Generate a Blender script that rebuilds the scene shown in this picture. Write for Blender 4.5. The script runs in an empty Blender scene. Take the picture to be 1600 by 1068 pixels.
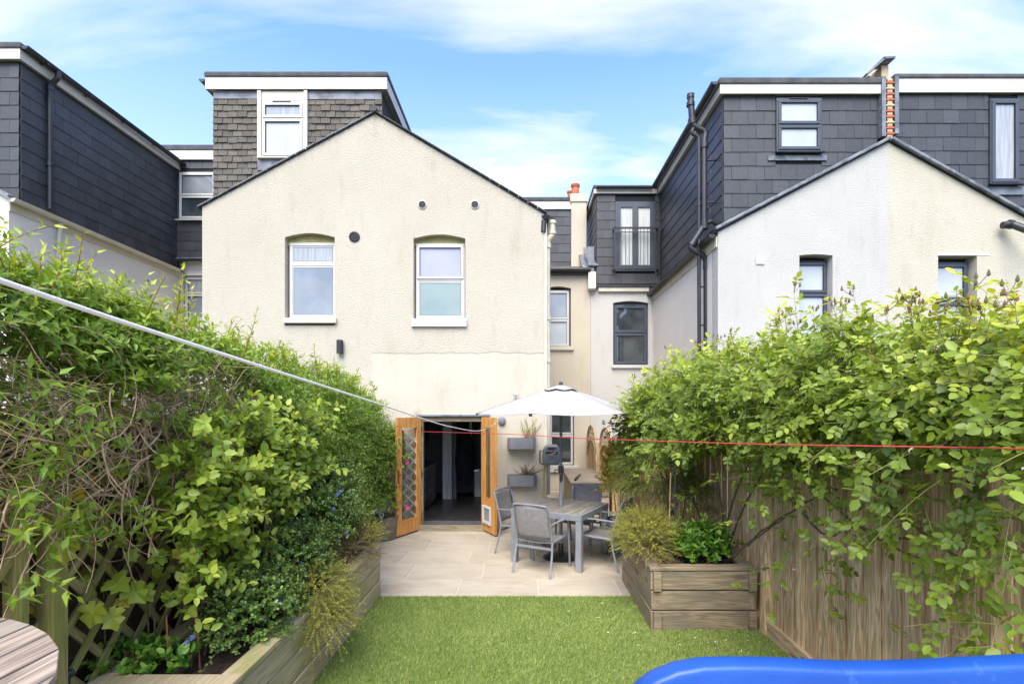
import bpy, bmesh, math, random
import numpy as np
from mathutils import Vector, Matrix, noise
from mathutils.geometry import tessellate_polygon

S = bpy.context.scene
COL = S.collection
R = math.radians
random.seed(7)
rng = np.random.default_rng(11)

# ---------------------------------------------------------------- camera
CAMH = 2.08
cd = bpy.data.cameras.new('camera')
cam = bpy.data.objects.new('camera', cd)
COL.objects.link(cam)
cam.location = (0, 0, CAMH)
cam.rotation_euler = (R(90), 0, 0)
cd.sensor_width = 36
cd.lens = 18
cd.shift_x = -0.01125
cd.shift_y = 0.06625
cd.clip_start = 0.05
cd.clip_end = 2000
S.camera = cam

# ---------------------------------------------------------------- sky, sun, exposure
SUN_EL, SUN_AZ = R(51), R(190)      # azimuth clockwise from +Y: behind the camera, a little to its left
W = bpy.data.worlds.new('World')
S.world = W
W.use_nodes = True
wn, wl = W.node_tree.nodes, W.node_tree.links
wn.clear()
wo = wn.new('ShaderNodeOutputWorld')
bg = wn.new('ShaderNodeBackground')
bg.inputs['Strength'].default_value = 0.092
sky = wn.new('ShaderNodeTexSky')
sky.sky_type = 'NISHITA'
sky.sun_disc = False
sky.sun_elevation = SUN_EL
sky.sun_rotation = SUN_AZ
sky.air_density = 1.0
sky.dust_density = 0.6
sky.ozone_density = 2.5
tc = wn.new('ShaderNodeTexCoord')
sep = wn.new('ShaderNodeSeparateXYZ')
wl.new(tc.outputs['Generated'], sep.inputs[0])
def wmath(op, a, b=None, clamp=False):
    n = wn.new('ShaderNodeMath'); n.operation = op; n.use_clamp = clamp
    for i, v in enumerate((a, b)):
        if v is None: continue
        if isinstance(v, (int, float)): n.inputs[i].default_value = v
        else: wl.new(v, n.inputs[i])
    return n.outputs[0]
zz = wmath('ADD', wmath('MAXIMUM', sep.outputs['Z'], 0.0), 0.22)
cmb = wn.new('ShaderNodeCombineXYZ')
wl.new(wmath('MULTIPLY', wmath('DIVIDE', sep.outputs['X'], zz), 0.55), cmb.inputs[0])
wl.new(wmath('DIVIDE', sep.outputs['Y'], zz), cmb.inputs[1])
nz = wn.new('ShaderNodeTexNoise'); nz.inputs['Scale'].default_value = 1.9; nz.inputs['Detail'].default_value = 9
nz.inputs['Roughness'].default_value = 0.55; nz.inputs['Distortion'].default_value = 0.35
mp = wn.new('ShaderNodeMapping'); mp.inputs['Location'].default_value = (2.3, 4.4, 0); mp.inputs['Scale'].default_value = (0.85, 1.5, 1); mp.inputs['Rotation'].default_value = (0, 0, R(-14))
wl.new(cmb.outputs[0], mp.inputs[0]); wl.new(mp.outputs[0], nz.inputs['Vector'])
cr = wn.new('ShaderNodeValToRGB')
cr.color_ramp.elements[0].position = 0.44; cr.color_ramp.elements[0].color = (0, 0, 0, 1)
cr.color_ramp.elements[1].position = 0.64; cr.color_ramp.elements[1].color = (1, 1, 1, 1)
wl.new(nz.outputs['Fac'], cr.inputs[0])
mx = wn.new('ShaderNodeMix'); mx.data_type = 'RGBA'
mx.inputs[7].default_value = (3.0, 3.0, 2.98, 1)
hz = wn.new('ShaderNodeMapRange')          # whiter air low over the roofs
hz.inputs[1].default_value = 0.05; hz.inputs[2].default_value = 0.55; hz.inputs[3].default_value = 0.62; hz.inputs[4].default_value = 0.0
wl.new(sep.outputs['Z'], hz.inputs[0])
wl.new(wmath('MAXIMUM', wmath('MULTIPLY', cr.outputs[0], 0.92), hz.outputs[0]), mx.inputs[0])
gn = wn.new('ShaderNodeMix'); gn.data_type = 'RGBA'; gn.blend_type = 'MULTIPLY'; gn.inputs[0].default_value = 1
gn.inputs[7].default_value = (0.86, 0.98, 1.28, 1)
wl.new(sky.outputs[0], gn.inputs[6])
wl.new(gn.outputs[2], mx.inputs[6]); wl.new(mx.outputs[2], bg.inputs[0]); wl.new(bg.outputs[0], wo.inputs[0])

sd = bpy.data.lights.new('sun', 'SUN'); sun = bpy.data.objects.new('sun', sd); COL.objects.link(sun)
sd.energy = 1.5; sd.angle = R(48); sd.color = (1.0, 0.93, 0.82)
sdir = Vector((math.sin(SUN_AZ) * math.cos(SUN_EL), math.cos(SUN_AZ) * math.cos(SUN_EL), math.sin(SUN_EL)))
sun.rotation_euler = sdir.to_track_quat('Z', 'Y').to_euler()
sun.location = (0, 0, 30)
S.view_settings.view_transform = 'Standard'
S.view_settings.look = 'None'
S.view_settings.gamma = 1
S.view_settings.use_curve_mapping = False
S.view_settings.exposure = 2.2
S.render.engine = 'CYCLES'
S.cycles.max_bounces = 8
S.cycles.transparent_max_bounces = 12

# ---------------------------------------------------------------- helpers
YF = 8.85       # plane of the gable walls
YB = 13.3       # plane of the rear walls in the side returns
def at(px, py, Y):
    """point of the photograph (1600 px wide) at distance Y"""
    return Vector(((px - 818) / 800 * Y, Y, CAMH - (py - 640) / 800 * Y))
def xz(px, py, Y=YF):
    p = at(px, py, Y); return (p.x, p.z)

def tag(o, label=None, cat=None, group=None, kind=None):
    if label: o['label'] = label
    if cat: o['category'] = cat
    if group: o['group'] = group
    if kind: o['kind'] = kind
    return o
def thing(name, label, cat, loc=(0, 0, 0), rz=0, group=None):
    o = bpy.data.objects.new(name, None); COL.objects.link(o)
    o.empty_display_size = 0.1
    o.location = loc; o.rotation_euler = (0, 0, rz)
    return tag(o, label, cat, group)
def link(name, me, mat=None, parent=None, smooth=False):
    o = bpy.data.objects.new(name, me); COL.objects.link(o)
    if mat is not None and len(me.materials) == 0: me.materials.append(mat)
    if parent is not None: o.parent = parent
    if smooth: me.polygons.foreach_set('use_smooth', [True] * len(me.polygons))
    return o

class MB:
    def __init__(s): s.v = []; s.f = []
    def add(s, vs, fs):
        n = len(s.v); s.v += [tuple(v) for v in vs]; s.f += [tuple(i + n for i in f) for f in fs]; return s
    def box(s, x0, x1, y0, y1, z0, z1, M=None):
        if x0 > x1: x0, x1 = x1, x0
        if y0 > y1: y0, y1 = y1, y0
        if z0 > z1: z0, z1 = z1, z0
        vs = [Vector((x, y, z)) for z in (z0, z1) for y in (y0, y1) for x in (x0, x1)]
        if M is not None: vs = [M @ v for v in vs]
        return s.add(vs, [(0, 2, 3, 1), (4, 5, 7, 6), (0, 1, 5, 4), (2, 6, 7, 3), (0, 4, 6, 2), (1, 3, 7, 5)])
    def bar(s, p0, p1, w, t, up=(0, 0, 1)):
        """rectangular bar: w across, t along 'up'"""
        p0, p1 = Vector(p0), Vector(p1); d = (p1 - p0).normalized(); u = Vector(up)
        if abs(d.dot(u)) > 0.98: u = Vector((1, 0, 0))
        a = d.cross(u).normalized(); b = a.cross(d).normalized()
        vs = []
        for p in (p0, p1):
            for i, j in ((-1, -1), (1, -1), (1, 1), (-1, 1)): vs.append(p + a * (i * w / 2) + b * (j * t / 2))
        return s.add(vs, [(3, 2, 1, 0), (4, 5, 6, 7), (0, 1, 5, 4), (1, 2, 6, 5), (2, 3, 7, 6), (3, 0, 4, 7)])
    def tube(s, pts, r, n=8, caps=True):
        pts = [Vector(p) for p in pts]; k = len(pts)
        rr = r if hasattr(r, '__len__') else [r] * k
        t0 = (pts[1] - pts[0]).normalized()
        a = t0.orthogonal().normalized(); base = len(s.v); vs = []
        for i, p in enumerate(pts):
            t = (pts[min(i + 1, k - 1)] - pts[max(i - 1, 0)]).normalized()
            a = (a - t * a.dot(t)).normalized(); b = t.cross(a)
            for j in range(n):
                q = 2 * math.pi * j / n
                vs.append(p + (a * math.cos(q) + b * math.sin(q)) * rr[i])
        fs = [(i * n + j, i * n + (j + 1) % n, (i + 1) * n + (j + 1) % n, (i + 1) * n + j) for i in range(k - 1) for j in range(n)]
        if caps: fs += [tuple(range(n))[::-1], tuple((k - 1) * n + j for j in range(n))]
        return s.add(vs, fs)
    def lathe(s, prof, n=24, c=(0, 0, 0)):
        k = len(prof); vs = []
        for r, z in prof:
            for j in range(n):
                q = 2 * math.pi * j / n; vs.append((c[0] + r * math.cos(q), c[1] + r * math.sin(q), c[2] + z))
        fs = [(i * n + j, i * n + (j + 1) % n, (i + 1) * n + (j + 1) % n, (i + 1) * n + j) for i in range(k - 1) for j in range(n)]
        return s.add(vs, fs)
    def slab(s, outer, holes, y0, y1, back=False):
        """wall panel in XZ, front face at y0, thickness to y1, with holes"""
        polys = [[Vector((x, z, 0)) for x, z in pl] for pl in [outer] + list(holes)]
        tris = tessellate_polygon(polys)
        flat = [v for pl in polys for v in pl]
        vs = [(v.x, y0, v.y) for v in flat]
        s0 = len(s.v)
        fs = []
        for t in tris:
            a, b, c = [flat[i] for i in t]
            cr_ = (b.x - a.x) * (c.y - a.y) - (b.y - a.y) * (c.x - a.x)
            fs.append(t if cr_ > 0 else t[::-1])
        s.add(vs, fs)
        if back: s.add([(v.x, y1, v.y) for v in flat], [f[::-1] for f in fs])
        for pl in polys:
            m = len(pl)
            s.add([(v.x, y, v.y) for y in (y0, y1) for v in pl], [(i, (i + 1) % m, m + (i + 1) % m, m + i) for i in range(m)])
        return s
    def prism(s, poly, d):
        """closed prism: poly = list of 3D points, d = extrusion vector"""
        m = len(poly); d = Vector(d); ps = [Vector(p) for p in poly]
        s.add([*ps, *[p + d for p in ps]], [tuple(range(m))[::-1], tuple(m + i for i in range(m))] + [(i, (i + 1) % m, m + (i + 1) % m, m + i) for i in range(m)])
        return s
    def mesh(s, name, fix=True):
        me = bpy.data.meshes.new(name); me.from_pydata([tuple(v) for v in s.v], [], s.f); me.update()
        if fix:
            b = bmesh.new(); b.from_mesh(me); bmesh.ops.recalc_face_normals(b, faces=b.faces); b.to_mesh(me); b.free()
        return me
    def build(s, name, mat, parent=None, smooth=False, bevel=0, fix=True, seg=2):
        o = link(name, s.mesh(name, fix), mat, parent)
        if smooth:
            o.data.polygons.foreach_set('use_smooth', [True] * len(o.data.polygons))
            try: o.data.set_sharp_from_angle(angle=R(40))
            except Exception: pass
        if bevel:
            m = o.modifiers.new('bevel', 'BEVEL'); m.width = bevel; m.segments = seg; m.limit_method = 'ANGLE'; m.angle_limit = R(35)
        return o
def bx(name, mat, parent, x0, x1, y0, y1, z0, z1, bevel=0):
    return MB().box(x0, x1, y0, y1, z0, z1).build(name, mat, parent, bevel=bevel)

# ---------------------------------------------------------------- materials
HARD = 0.86
def rgb(r, g, b):
    f = lambda c: (c / 12.92 if c <= 0.04045 else ((c + 0.055) / 1.055) ** 2.4)
    return (f(r / 255) * HARD, f(g / 255) * HARD, f(b / 255) * HARD, 1)
def lift(c): return tuple(v / HARD for v in c[:3]) + (1,)
def newmat(name):
    m = bpy.data.materials.new(name); m.use_nodes = True
    n, l = m.node_tree.nodes, m.node_tree.links
    return m, n, l, n['Principled BSDF']
def mat(name, c1, c2=None, scale=5, rough=0.6, bump=0.0, bscale=60, metal=0.0, stretch=(1, 1, 1), spec=0.5, ramp=(0.35, 0.65),
        rnd=0.0, detail=6, coords='Object', bdist=0.01, c3=None, s3=1.2, r3=(0.5, 0.62), coat=0.0):
    """two-colour noise material with fine bump, a per-object tint and an optional third stain colour"""
    m, n, l, p = newmat(name)
    p.inputs['Roughness'].default_value = rough; p.inputs['Metallic'].default_value = metal
    p.inputs['Specular IOR Level'].default_value = spec; p.inputs['Coat Weight'].default_value = coat
    t = n.new('ShaderNodeTexCoord'); mp = n.new('ShaderNodeMapping'); mp.inputs['Scale'].default_value = stretch
    oi = n.new('ShaderNodeObjectInfo')
    va = n.new('ShaderNodeVectorMath'); va.operation = 'MULTIPLY_ADD'; va.inputs[1].default_value = (37, 23, 51) if rnd else (0, 0, 0)
    l.new(oi.outputs['Random'], va.inputs[0]); l.new(t.outputs[coords], va.inputs[2]); l.new(va.outputs[0], mp.inputs[0])
    c2 = c2 or c1
    nn = n.new('ShaderNodeTexNoise'); nn.inputs['Scale'].default_value = scale; nn.inputs['Detail'].default_value = detail
    l.new(mp.outputs[0], nn.inputs['Vector'])
    rp = n.new('ShaderNodeValToRGB'); rp.color_ramp.elements[0].position = ramp[0]; rp.color_ramp.elements[1].position = ramp[1]
    rp.color_ramp.elements[0].color = c1; rp.color_ramp.elements[1].color = c2
    l.new(nn.outputs['Fac'], rp.inputs[0]); col = rp.outputs[0]
    if c3:
        n3 = n.new('ShaderNodeTexNoise'); n3.inputs['Scale'].default_value = s3; n3.inputs['Detail'].default_value = 5; n3.inputs['Roughness'].default_value = 0.65
        l.new(mp.outputs[0], n3.inputs['Vector'])
        mr = n.new('ShaderNodeMapRange'); mr.inputs[1].default_value = r3[0]; mr.inputs[2].default_value = r3[1]; l.new(n3.outputs['Fac'], mr.inputs[0])
        mm = n.new('ShaderNodeMix'); mm.data_type = 'RGBA'; l.new(mr.outputs[0], mm.inputs[0]); l.new(col, mm.inputs[6]); mm.inputs[7].default_value = c3
        col = mm.outputs[2]
    if rnd:
        mr = n.new('ShaderNodeMapRange'); mr.inputs[3].default_value = 1 - rnd; mr.inputs[4].default_value = 1 + rnd; l.new(oi.outputs['Random'], mr.inputs[0])
        hs = n.new('ShaderNodeHueSaturation'); l.new(mr.outputs[0], hs.inputs['Value']); l.new(col, hs.inputs['Color']); col = hs.outputs[0]
    l.new(col, p.inputs['Base Color'])
    if bump:
        nb = n.new('ShaderNodeTexNoise'); nb.inputs['Scale'].default_value = bscale; nb.inputs['Detail'].default_value = 4
        l.new(mp.outputs[0], nb.inputs['Vector'])
        bp = n.new('ShaderNodeBump'); bp.inputs['Strength'].default_value = bump; bp.inputs['Distance'].default_value = bdist
        l.new(nb.outputs['Fac'], bp.inputs['Height']); l.new(bp.outputs[0], p.inputs['Normal'])
    return m

def render_mat(name, base, dark, stain, rough_scale=60, strength=0.65, smooth_below=None):
    """roughcast render: pebbly bump, faint patches, grime streaks; optional smooth coat below a height right of a line"""
    m, n, l, p = newmat(name)
    p.inputs['Roughness'].default_value = 0.92; p.inputs['Specular IOR Level'].default_value = 0.2
    t = n.new('ShaderNodeTexCoord'); g = n.new('ShaderNodeNewGeometry')
    def N(scale, detail=4, rough=0.5, sv=None):
        k = n.new('ShaderNodeTexNoise'); k.inputs['Scale'].default_value = scale; k.inputs['Detail'].default_value = detail; k.inputs['Roughness'].default_value = rough
        if sv:
            mp = n.new('ShaderNodeMapping'); mp.inputs['Scale'].default_value = sv; l.new(t.outputs['Object'], mp.inputs[0]); l.new(mp.outputs[0], k.inputs['Vector'])
        else: l.new(t.outputs['Object'], k.inputs['Vector'])
        return k.outputs['Fac']
    def MR(v, a, b, c=0, d=1):
        k = n.new('ShaderNodeMapRange'); k.inputs[1].default_value = a; k.inputs[2].default_value = b; k.inputs[3].default_value = c; k.inputs[4].default_value = d
        l.new(v, k.inputs[0]); return k.outputs[0]
    def MX(f, a, b):
        k = n.new('ShaderNodeMix'); k.data_type = 'RGBA'
        l.new(f, k.inputs[0])
        for s_, v in ((6, a), (7, b)):
            if isinstance(v, tuple): k.inputs[s_].default_value = v
            else: l.new(v, k.inputs[s_])
        return k.outputs[2]
    def MM(op, a, b):
        k = n.new('ShaderNodeMath'); k.operation = op
        for i, v in enumerate((a, b)):
            if isinstance(v, (int, float)): k.inputs[i].default_value = v
            else: l.new(v, k.inputs[i])
        return k.outputs[0]
    c = MX(MR(N(0.9, 6, 0.6), 0.35, 0.7), base, dark)
    c = MX(MM('MULTIPLY', MR(N(2.6, 7, 0.7, (1.6, 1.6, 0.35)), 0.54, 0.78), 0.42), c, stain)
    pits = MR(N(rough_scale * 1.7, 3), 0.30, 0.42, 0.45, 0)
    c = MX(pits, c, stain)
    l.new(c, p.inputs['Base Color'])
    h = MM('ADD', MR(N(rough_scale, 3, 0.6), 0.3, 0.7), MM('MULTIPLY', N(rough_scale * 2.6, 2), 0.5))
    st = n.new('ShaderNodeBump'); st.inputs['Distance'].default_value = 0.02
    if smooth_below:
        zlim, xlim = smooth_below
        sp = n.new('ShaderNodeSeparateXYZ'); l.new(g.outputs['Position'], sp.inputs[0])
        wob = MM('MULTIPLY', MM('SUBTRACT', N(3, 4), 0.5), 0.10)
        a = MR(MM('ADD', sp.outputs['Z'], wob), zlim - 0.01, zlim + 0.01)
        b = MR(MM('ADD', sp.outputs['X'], wob), xlim - 0.05, xlim + 0.05, 1, 0)
        h = MM('ADD', MM('MULTIPLY', h, MM('ADD', MM('MULTIPLY', MM('MAXIMUM', a, b), 0.72), 0.28)), MM('MULTIPLY', MM('MAXIMUM', a, b), 0.22))
    if smooth_below:
        mk = n.new('ShaderNodeMix'); mk.data_type = 'RGBA'; mk.blend_type = 'MULTIPLY'; mk.inputs[7].default_value = (.955, .955, .945, 1)  # darkens the smooth coat to make up for its weaker bump shading
        l.new(MM('SUBTRACT', 1.0, MM('MAXIMUM', a, b)), mk.inputs[0]); l.new(c, mk.inputs[6]); l.new(mk.outputs[2], p.inputs['Base Color'])
    l.new(h, st.inputs['Height']); st.inputs['Strength'].default_value = strength
    l.new(st.outputs[0], p.inputs['Normal'])
    return m

def wood_mat(name, c1, c2, axis='X', stain=None, rough=0.75, rnd=0.12, grain=1.0, knots=True, r3=(0.5, 0.66)):
    """plank: grain stretched along the local axis, with knots and an optional algae/weather stain"""
    c1, c2 = lift(c1), lift(c2); stain = lift(stain) if stain else None
    m, n, l, p = newmat(name)
    p.inputs['Roughness'].default_value = rough; p.inputs['Specular IOR Level'].default_value = 0.3
    t = n.new('ShaderNodeTexCoord'); oi = n.new('ShaderNodeObjectInfo')
    va = n.new('ShaderNodeVectorMath'); va.operation = 'MULTIPLY_ADD'; va.inputs[1].default_value = (41, 29, 53)
    l.new(oi.outputs['Random'], va.inputs[0]); l.new(t.outputs['Object'], va.inputs[2])
    sc = {'X': (0.55, 9, 9), 'Y': (9, 0.55, 9), 'Z': (9, 9, 0.8)}[axis]
    mp = n.new('ShaderNodeMapping'); mp.inputs['Scale'].default_value = sc; l.new(va.outputs[0], mp.inputs[0])
    n1 = n.new('ShaderNodeTexNoise'); n1.inputs['Scale'].default_value = 1.6; n1.inputs['Detail'].default_value = 3; n1.inputs['Distortion'].default_value = 0.3
    l.new(mp.outputs[0], n1.inputs['Vector'])
    mu = n.new('ShaderNodeMath'); mu.operation = 'MULTIPLY'; mu.inputs[1].default_value = 16 * grain; l.new(n1.outputs['Fac'], mu.inputs[0])
    fr = n.new('ShaderNodeMath'); fr.operation = 'PINGPONG'; fr.inputs[1].default_value = 1.0; l.new(mu.outputs[0], fr.inputs[0])
    n2 = n.new('ShaderNodeTexNoise'); n2.inputs['Scale'].default_value = 9; n2.inputs['Detail'].default_value = 5; l.new(mp.outputs[0], n2.inputs['Vector'])
    ad = n.new('ShaderNodeMix'); ad.inputs[0].default_value = 0.38; l.new(fr.outputs[0], ad.inputs[2]); l.new(n2.outputs['Fac'], ad.inputs[3])
    rp = n.new('ShaderNodeValToRGB'); rp.color_ramp.elements[0].position = 0.2; rp.color_ramp.elements[1].position = 0.8
    rp.color_ramp.elements[0].color = c1; rp.color_ramp.elements[1].color = c2; l.new(ad.outputs[0], rp.inputs[0]); col = rp.outputs[0]
    if knots:
        mk = n.new('ShaderNodeMapping'); mk.inputs['Scale'].default_value = {'X': (1.6, 6, 6), 'Y': (6, 1.6, 6), 'Z': (6, 6, 1.6)}[axis]; l.new(va.outputs[0], mk.inputs[0])
        vo = n.new('ShaderNodeTexVoronoi'); vo.inputs['Scale'].default_value = 1.0; l.new(mk.outputs[0], vo.inputs['Vector'])
        mr = n.new('ShaderNodeMapRange'); mr.inputs[1].default_value = 0.10; mr.inputs[2].default_value = 0.17; mr.inputs[3].default_value = 0.7; mr.inputs[4].default_value = 0; l.new(vo.outputs['Distance'], mr.inputs[0])
        mm = n.new('ShaderNodeMix'); mm.data_type = 'RGBA'; l.new(mr.outputs[0], mm.inputs[0]); l.new(col, mm.inputs[6])
        mm.inputs[7].default_value = tuple(c * 0.45 for c in c1[:3]) + (1,); col = mm.outputs[2]
    if stain:
        ms = n.new('ShaderNodeMapping'); ms.inputs['Scale'].default_value = {'X': (1, 2.5, 2.5), 'Y': (2.5, 1, 2.5), 'Z': (2.5, 2.5, 0.8)}[axis]; l.new(va.outputs[0], ms.inputs[0])
        n3 = n.new('ShaderNodeTexNoise'); n3.inputs['Scale'].default_value = 1.5; n3.inputs['Detail'].default_value = 5; l.new(ms.outputs[0], n3.inputs['Vector'])
        mr = n.new('ShaderNodeMapRange'); mr.inputs[1].default_value = r3[0]; mr.inputs[2].default_value = r3[1]; mr.inputs[4].default_value = 0.75; l.new(n3.outputs['Fac'], mr.inputs[0])
        mm = n.new('ShaderNodeMix'); mm.data_type = 'RGBA'; l.new(mr.outputs[0], mm.inputs[0]); l.new(col, mm.inputs[6]); mm.inputs[7].default_value = stain; col = mm.outputs[2]
    mr = n.new('ShaderNodeMapRange'); mr.inputs[3].default_value = 1 - rnd; mr.inputs[4].default_value = 1 + rnd; l.new(oi.outputs['Random'], mr.inputs[0])
    hs = n.new('ShaderNodeHueSaturation'); l.new(mr.outputs[0], hs.inputs['Value']); l.new(col, hs.inputs['Color'])
    l.new(hs.outputs[0], p.inputs['Base Color'])
    bp = n.new('ShaderNodeBump'); bp.inputs['Strength'].default_value = 0.35; bp.inputs['Distance'].default_value = 0.004
    l.new(ad.outputs[0], bp.inputs['Height']); l.new(bp.outputs[0], p.inputs['Normal'])
    return m

def leaf_mat(name, c1, c2, c3, rough=0.42, trans=0.3, spec=0.45):
    """three greens over a per-leaf random tint, with light passing through"""
    c1, c2, c3 = [tuple(v * k_ for v, k_ in zip(lift(c)[:3], (1.18, 1.06, .82))) + (1,) for c in (c1, c2, c3)]
    m, n, l, p = newmat(name)
    a = n.new('ShaderNodeAttribute'); a.attribute_name = 'tint'
    oi = n.new('ShaderNodeObjectInfo')
    rp = n.new('ShaderNodeValToRGB'); e = rp.color_ramp.elements
    e[0].position = 0.0; e[0].color = c1; e[1].position = 1.0; e[1].color = c3
    k = e.new(0.55); k.color = c2
    l.new(a.outputs['Fac'], rp.inputs[0])
    l.new(rp.outputs[0], p.inputs['Base Color']); p.inputs['Roughness'].default_value = rough; p.inputs['Specular IOR Level'].default_value = spec
    tr = n.new('ShaderNodeBsdfTranslucent')
    g = n.new('ShaderNodeMix'); g.data_type = 'RGBA'; g.blend_type = 'MULTIPLY'; g.inputs[0].default_value = 1; g.inputs[7].default_value = (1.5, 1.45, 0.6, 1)
    l.new(rp.outputs[0], g.inputs[6]); l.new(g.outputs[2], tr.inputs[0])
    ms = n.new('ShaderNodeMixShader'); ms.inputs[0].default_value = trans
    l.new(p.outputs[0], ms.inputs[1]); l.new(tr.outputs[0], ms.inputs[2]); l.new(ms.outputs[0], n['Material Output'].inputs[0])
    return m

def glass_mat(name, tint=(0.93, 0.95, 0.95, 1), refl=0.22):
    m, n, l, p = newmat(name); n.remove(p)
    tr = n.new('ShaderNodeBsdfTransparent'); tr.inputs[0].default_value = tint
    gl = n.new('ShaderNodeBsdfGlossy'); gl.inputs['Roughness'].default_value = 0.01
    fr = n.new('ShaderNodeLayerWeight'); fr.inputs[0].default_value = 0.5
    pw = n.new('ShaderNodeMath'); pw.operation = 'POWER'; pw.inputs[1].default_value = 4.0; l.new(fr.outputs['Facing'], pw.inputs[0])
    ad = n.new('ShaderNodeMath'); ad.operation = 'MULTIPLY_ADD'; ad.inputs[1].default_value = 0.7; ad.inputs[2].default_value = refl * .5; ad.use_clamp = True; l.new(pw.outputs[0], ad.inputs[0])
    ms = n.new('ShaderNodeMixShader'); l.new(ad.outputs[0], ms.inputs[0]); l.new(tr.outputs[0], ms.inputs[1]); l.new(gl.outputs[0], ms.inputs[2])
    l.new(ms.outputs[0], n['Material Output'].inputs[0]); return m

M = {}
M['cream'] = render_mat('cream_render', rgb(211, 202, 183), rgb(204, 195, 176), rgb(168, 156, 132), smooth_below=(3.06, -2.62))
M['cream_smooth'] = render_mat('cream_smooth_render', rgb(212, 201, 180), rgb(204, 192, 169), rgb(176, 163, 140), strength=0.35)
M['white_render'] = render_mat('white_render', rgb(209, 206, 198), rgb(202, 199, 191), rgb(168, 160, 154))
M['white_smooth'] = render_mat('white_smooth_render', rgb(238, 230, 220), rgb(230, 221, 209), rgb(196, 188, 176), strength=0.3)
M['grey_render'] = render_mat('grey_render', rgb(220, 217, 208), rgb(212, 208, 199), rgb(176, 168, 162))
M['pale_cream'] = render_mat('pale_cream_render', rgb(214, 207, 187), rgb(206, 198, 177), rgb(170, 162, 142))
M['slate'] = mat('artificial_slate', rgb(62, 63, 65), rgb(72, 73, 75), scale=7, rough=0.5, bump=0.15, bscale=50, rnd=0.2, spec=0.4)
M['slate_gap'] = mat('slate_backing', rgb(26, 27, 30), rough=0.8)
M['tile'] = mat('clay_tile', rgb(84, 78, 70), rgb(110, 103, 93), scale=9, rough=0.85, bump=0.4, bscale=80, rnd=0.22, c3=rgb(128, 124, 108), s3=6, r3=(0.58, 0.72))
M['tile_gap'] = mat('tile_backing', rgb(40, 38, 36), rough=0.9)
M['felt'] = mat('roof_felt', rgb(72, 72, 74), rgb(92, 91, 90), scale=5, rough=0.9, bump=0.4, bscale=120)
M['lead'] = mat('lead_flashing', rgb(105, 110, 118), rgb(140, 144, 150), scale=4, rough=0.55, bump=0.25, bscale=20, c3=rgb(90, 94, 100), s3=5)
M['upvc'] = mat('white_upvc', rgb(208, 206, 200), rgb(200, 198, 190), scale=3, rough=0.35)
M['fascia'] = mat('fascia_board', rgb(204, 199, 189), rgb(192, 186, 174), scale=2, rough=0.5, stretch=(1, 1, 4))
M['cream_trim'] = mat('cream_trim', rgb(214, 206, 188), rgb(200, 190, 168), scale=3, rough=0.5)
M['anthracite'] = mat('anthracite_frame', rgb(66, 73, 82), rgb(72, 79, 88), scale=3, rough=0.4)
M['black'] = mat('black_plastic', rgb(36, 37, 40), rgb(48, 49, 52), scale=4, rough=0.42, bump=0.05)
M['pipe_cream'] = mat('cream_painted_pipe', rgb(214, 206, 184), rgb(200, 190, 164), scale=5, rough=0.5)
M['pane_sky'] = mat('window_pane', rgb(120, 126, 130), rgb(150, 154, 156), scale=1.5, rough=0.04, spec=0.9, coat=0.5)  # mottled grey painted in for reflected sky and roofs
M['pane_net'] = mat('net_curtain_pane', rgb(150, 152, 150), rgb(176, 177, 174), scale=3, rough=0.08, spec=0.8, stretch=(8, 1, 0.6), coat=0.4)
M['pane_blind'] = mat('pale_blind_pane', rgb(176, 176, 192), rgb(168, 168, 186), scale=2, rough=0.12, spec=0.5)
M['pane_frost'] = mat('frosted_pane', rgb(132, 150, 148), rgb(146, 162, 158), scale=2, rough=0.25, spec=0.5)
M['pane_frost2'] = mat('pale_frosted_pane', rgb(176, 182, 186), rgb(190, 195, 197), scale=2, rough=0.25, spec=0.5)
M['pane_dark'] = mat('dark_pane', rgb(44, 50, 52), rgb(78, 84, 84), scale=2.2, rough=0.03, spec=0.9, coat=0.6)  # dark mottling stands in for the unlit room and reflections
M['glass'] = glass_mat('clear_glass')
M['glass_low'] = glass_mat('clean_glass', (.95, .96, .96, 1), 0.0)
M['curtain'] = mat('white_curtain', rgb(240, 238, 232), rgb(206, 204, 198), scale=6, rough=0.9, stretch=(6, 1, 0.3))
M['terracotta'] = mat('terracotta', rgb(178, 92, 62), rgb(196, 112, 78), scale=8, rough=0.8, bump=0.3)
M['mortar'] = mat('pale_mortar', rgb(206, 186, 150), rgb(190, 168, 130), scale=20, rough=0.95, bump=0.8)
M['oak'] = wood_mat('oiled_oak', rgb(176, 120, 60), rgb(204, 150, 88), 'Z', rough=0.4, rnd=0.04, grain=0.7, knots=False)
M['sill_wood'] = wood_mat('grey_door_frame', rgb(120, 112, 92), rgb(150, 140, 116), 'X', rnd=0.03)
M['paving'] = mat('sandstone_paving', rgb(182, 170, 150), rgb(196, 185, 165), scale=2.5, rough=0.8, bump=0.25, bscale=30, rnd=0.045, stretch=(0.6, 1.4, 1), c3=rgb(170, 156, 134), s3=3, r3=(0.52, 0.75))
M['joint'] = mat('sand_joint', rgb(214, 204, 184), rgb(200, 188, 166), scale=30, rough=0.95)
M['turf_base'] = mat('turf_backing', rgb(96, 120, 58), rgb(116, 138, 70), scale=40, rough=0.95)
M['soil'] = mat('soil', rgb(44, 34, 26), rgb(84, 66, 50), scale=30, rough=0.98, bump=1.0, bscale=60, bdist=0.02)
M['earth'] = mat('ground_earth', rgb(92, 98, 70), rgb(70, 80, 50), scale=0.6, rough=0.98)
M['planter'] = wood_mat('weathered_sleeper', rgb(122, 106, 84), rgb(158, 142, 114), 'X', rnd=0.10, stain=rgb(112, 108, 92))
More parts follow.
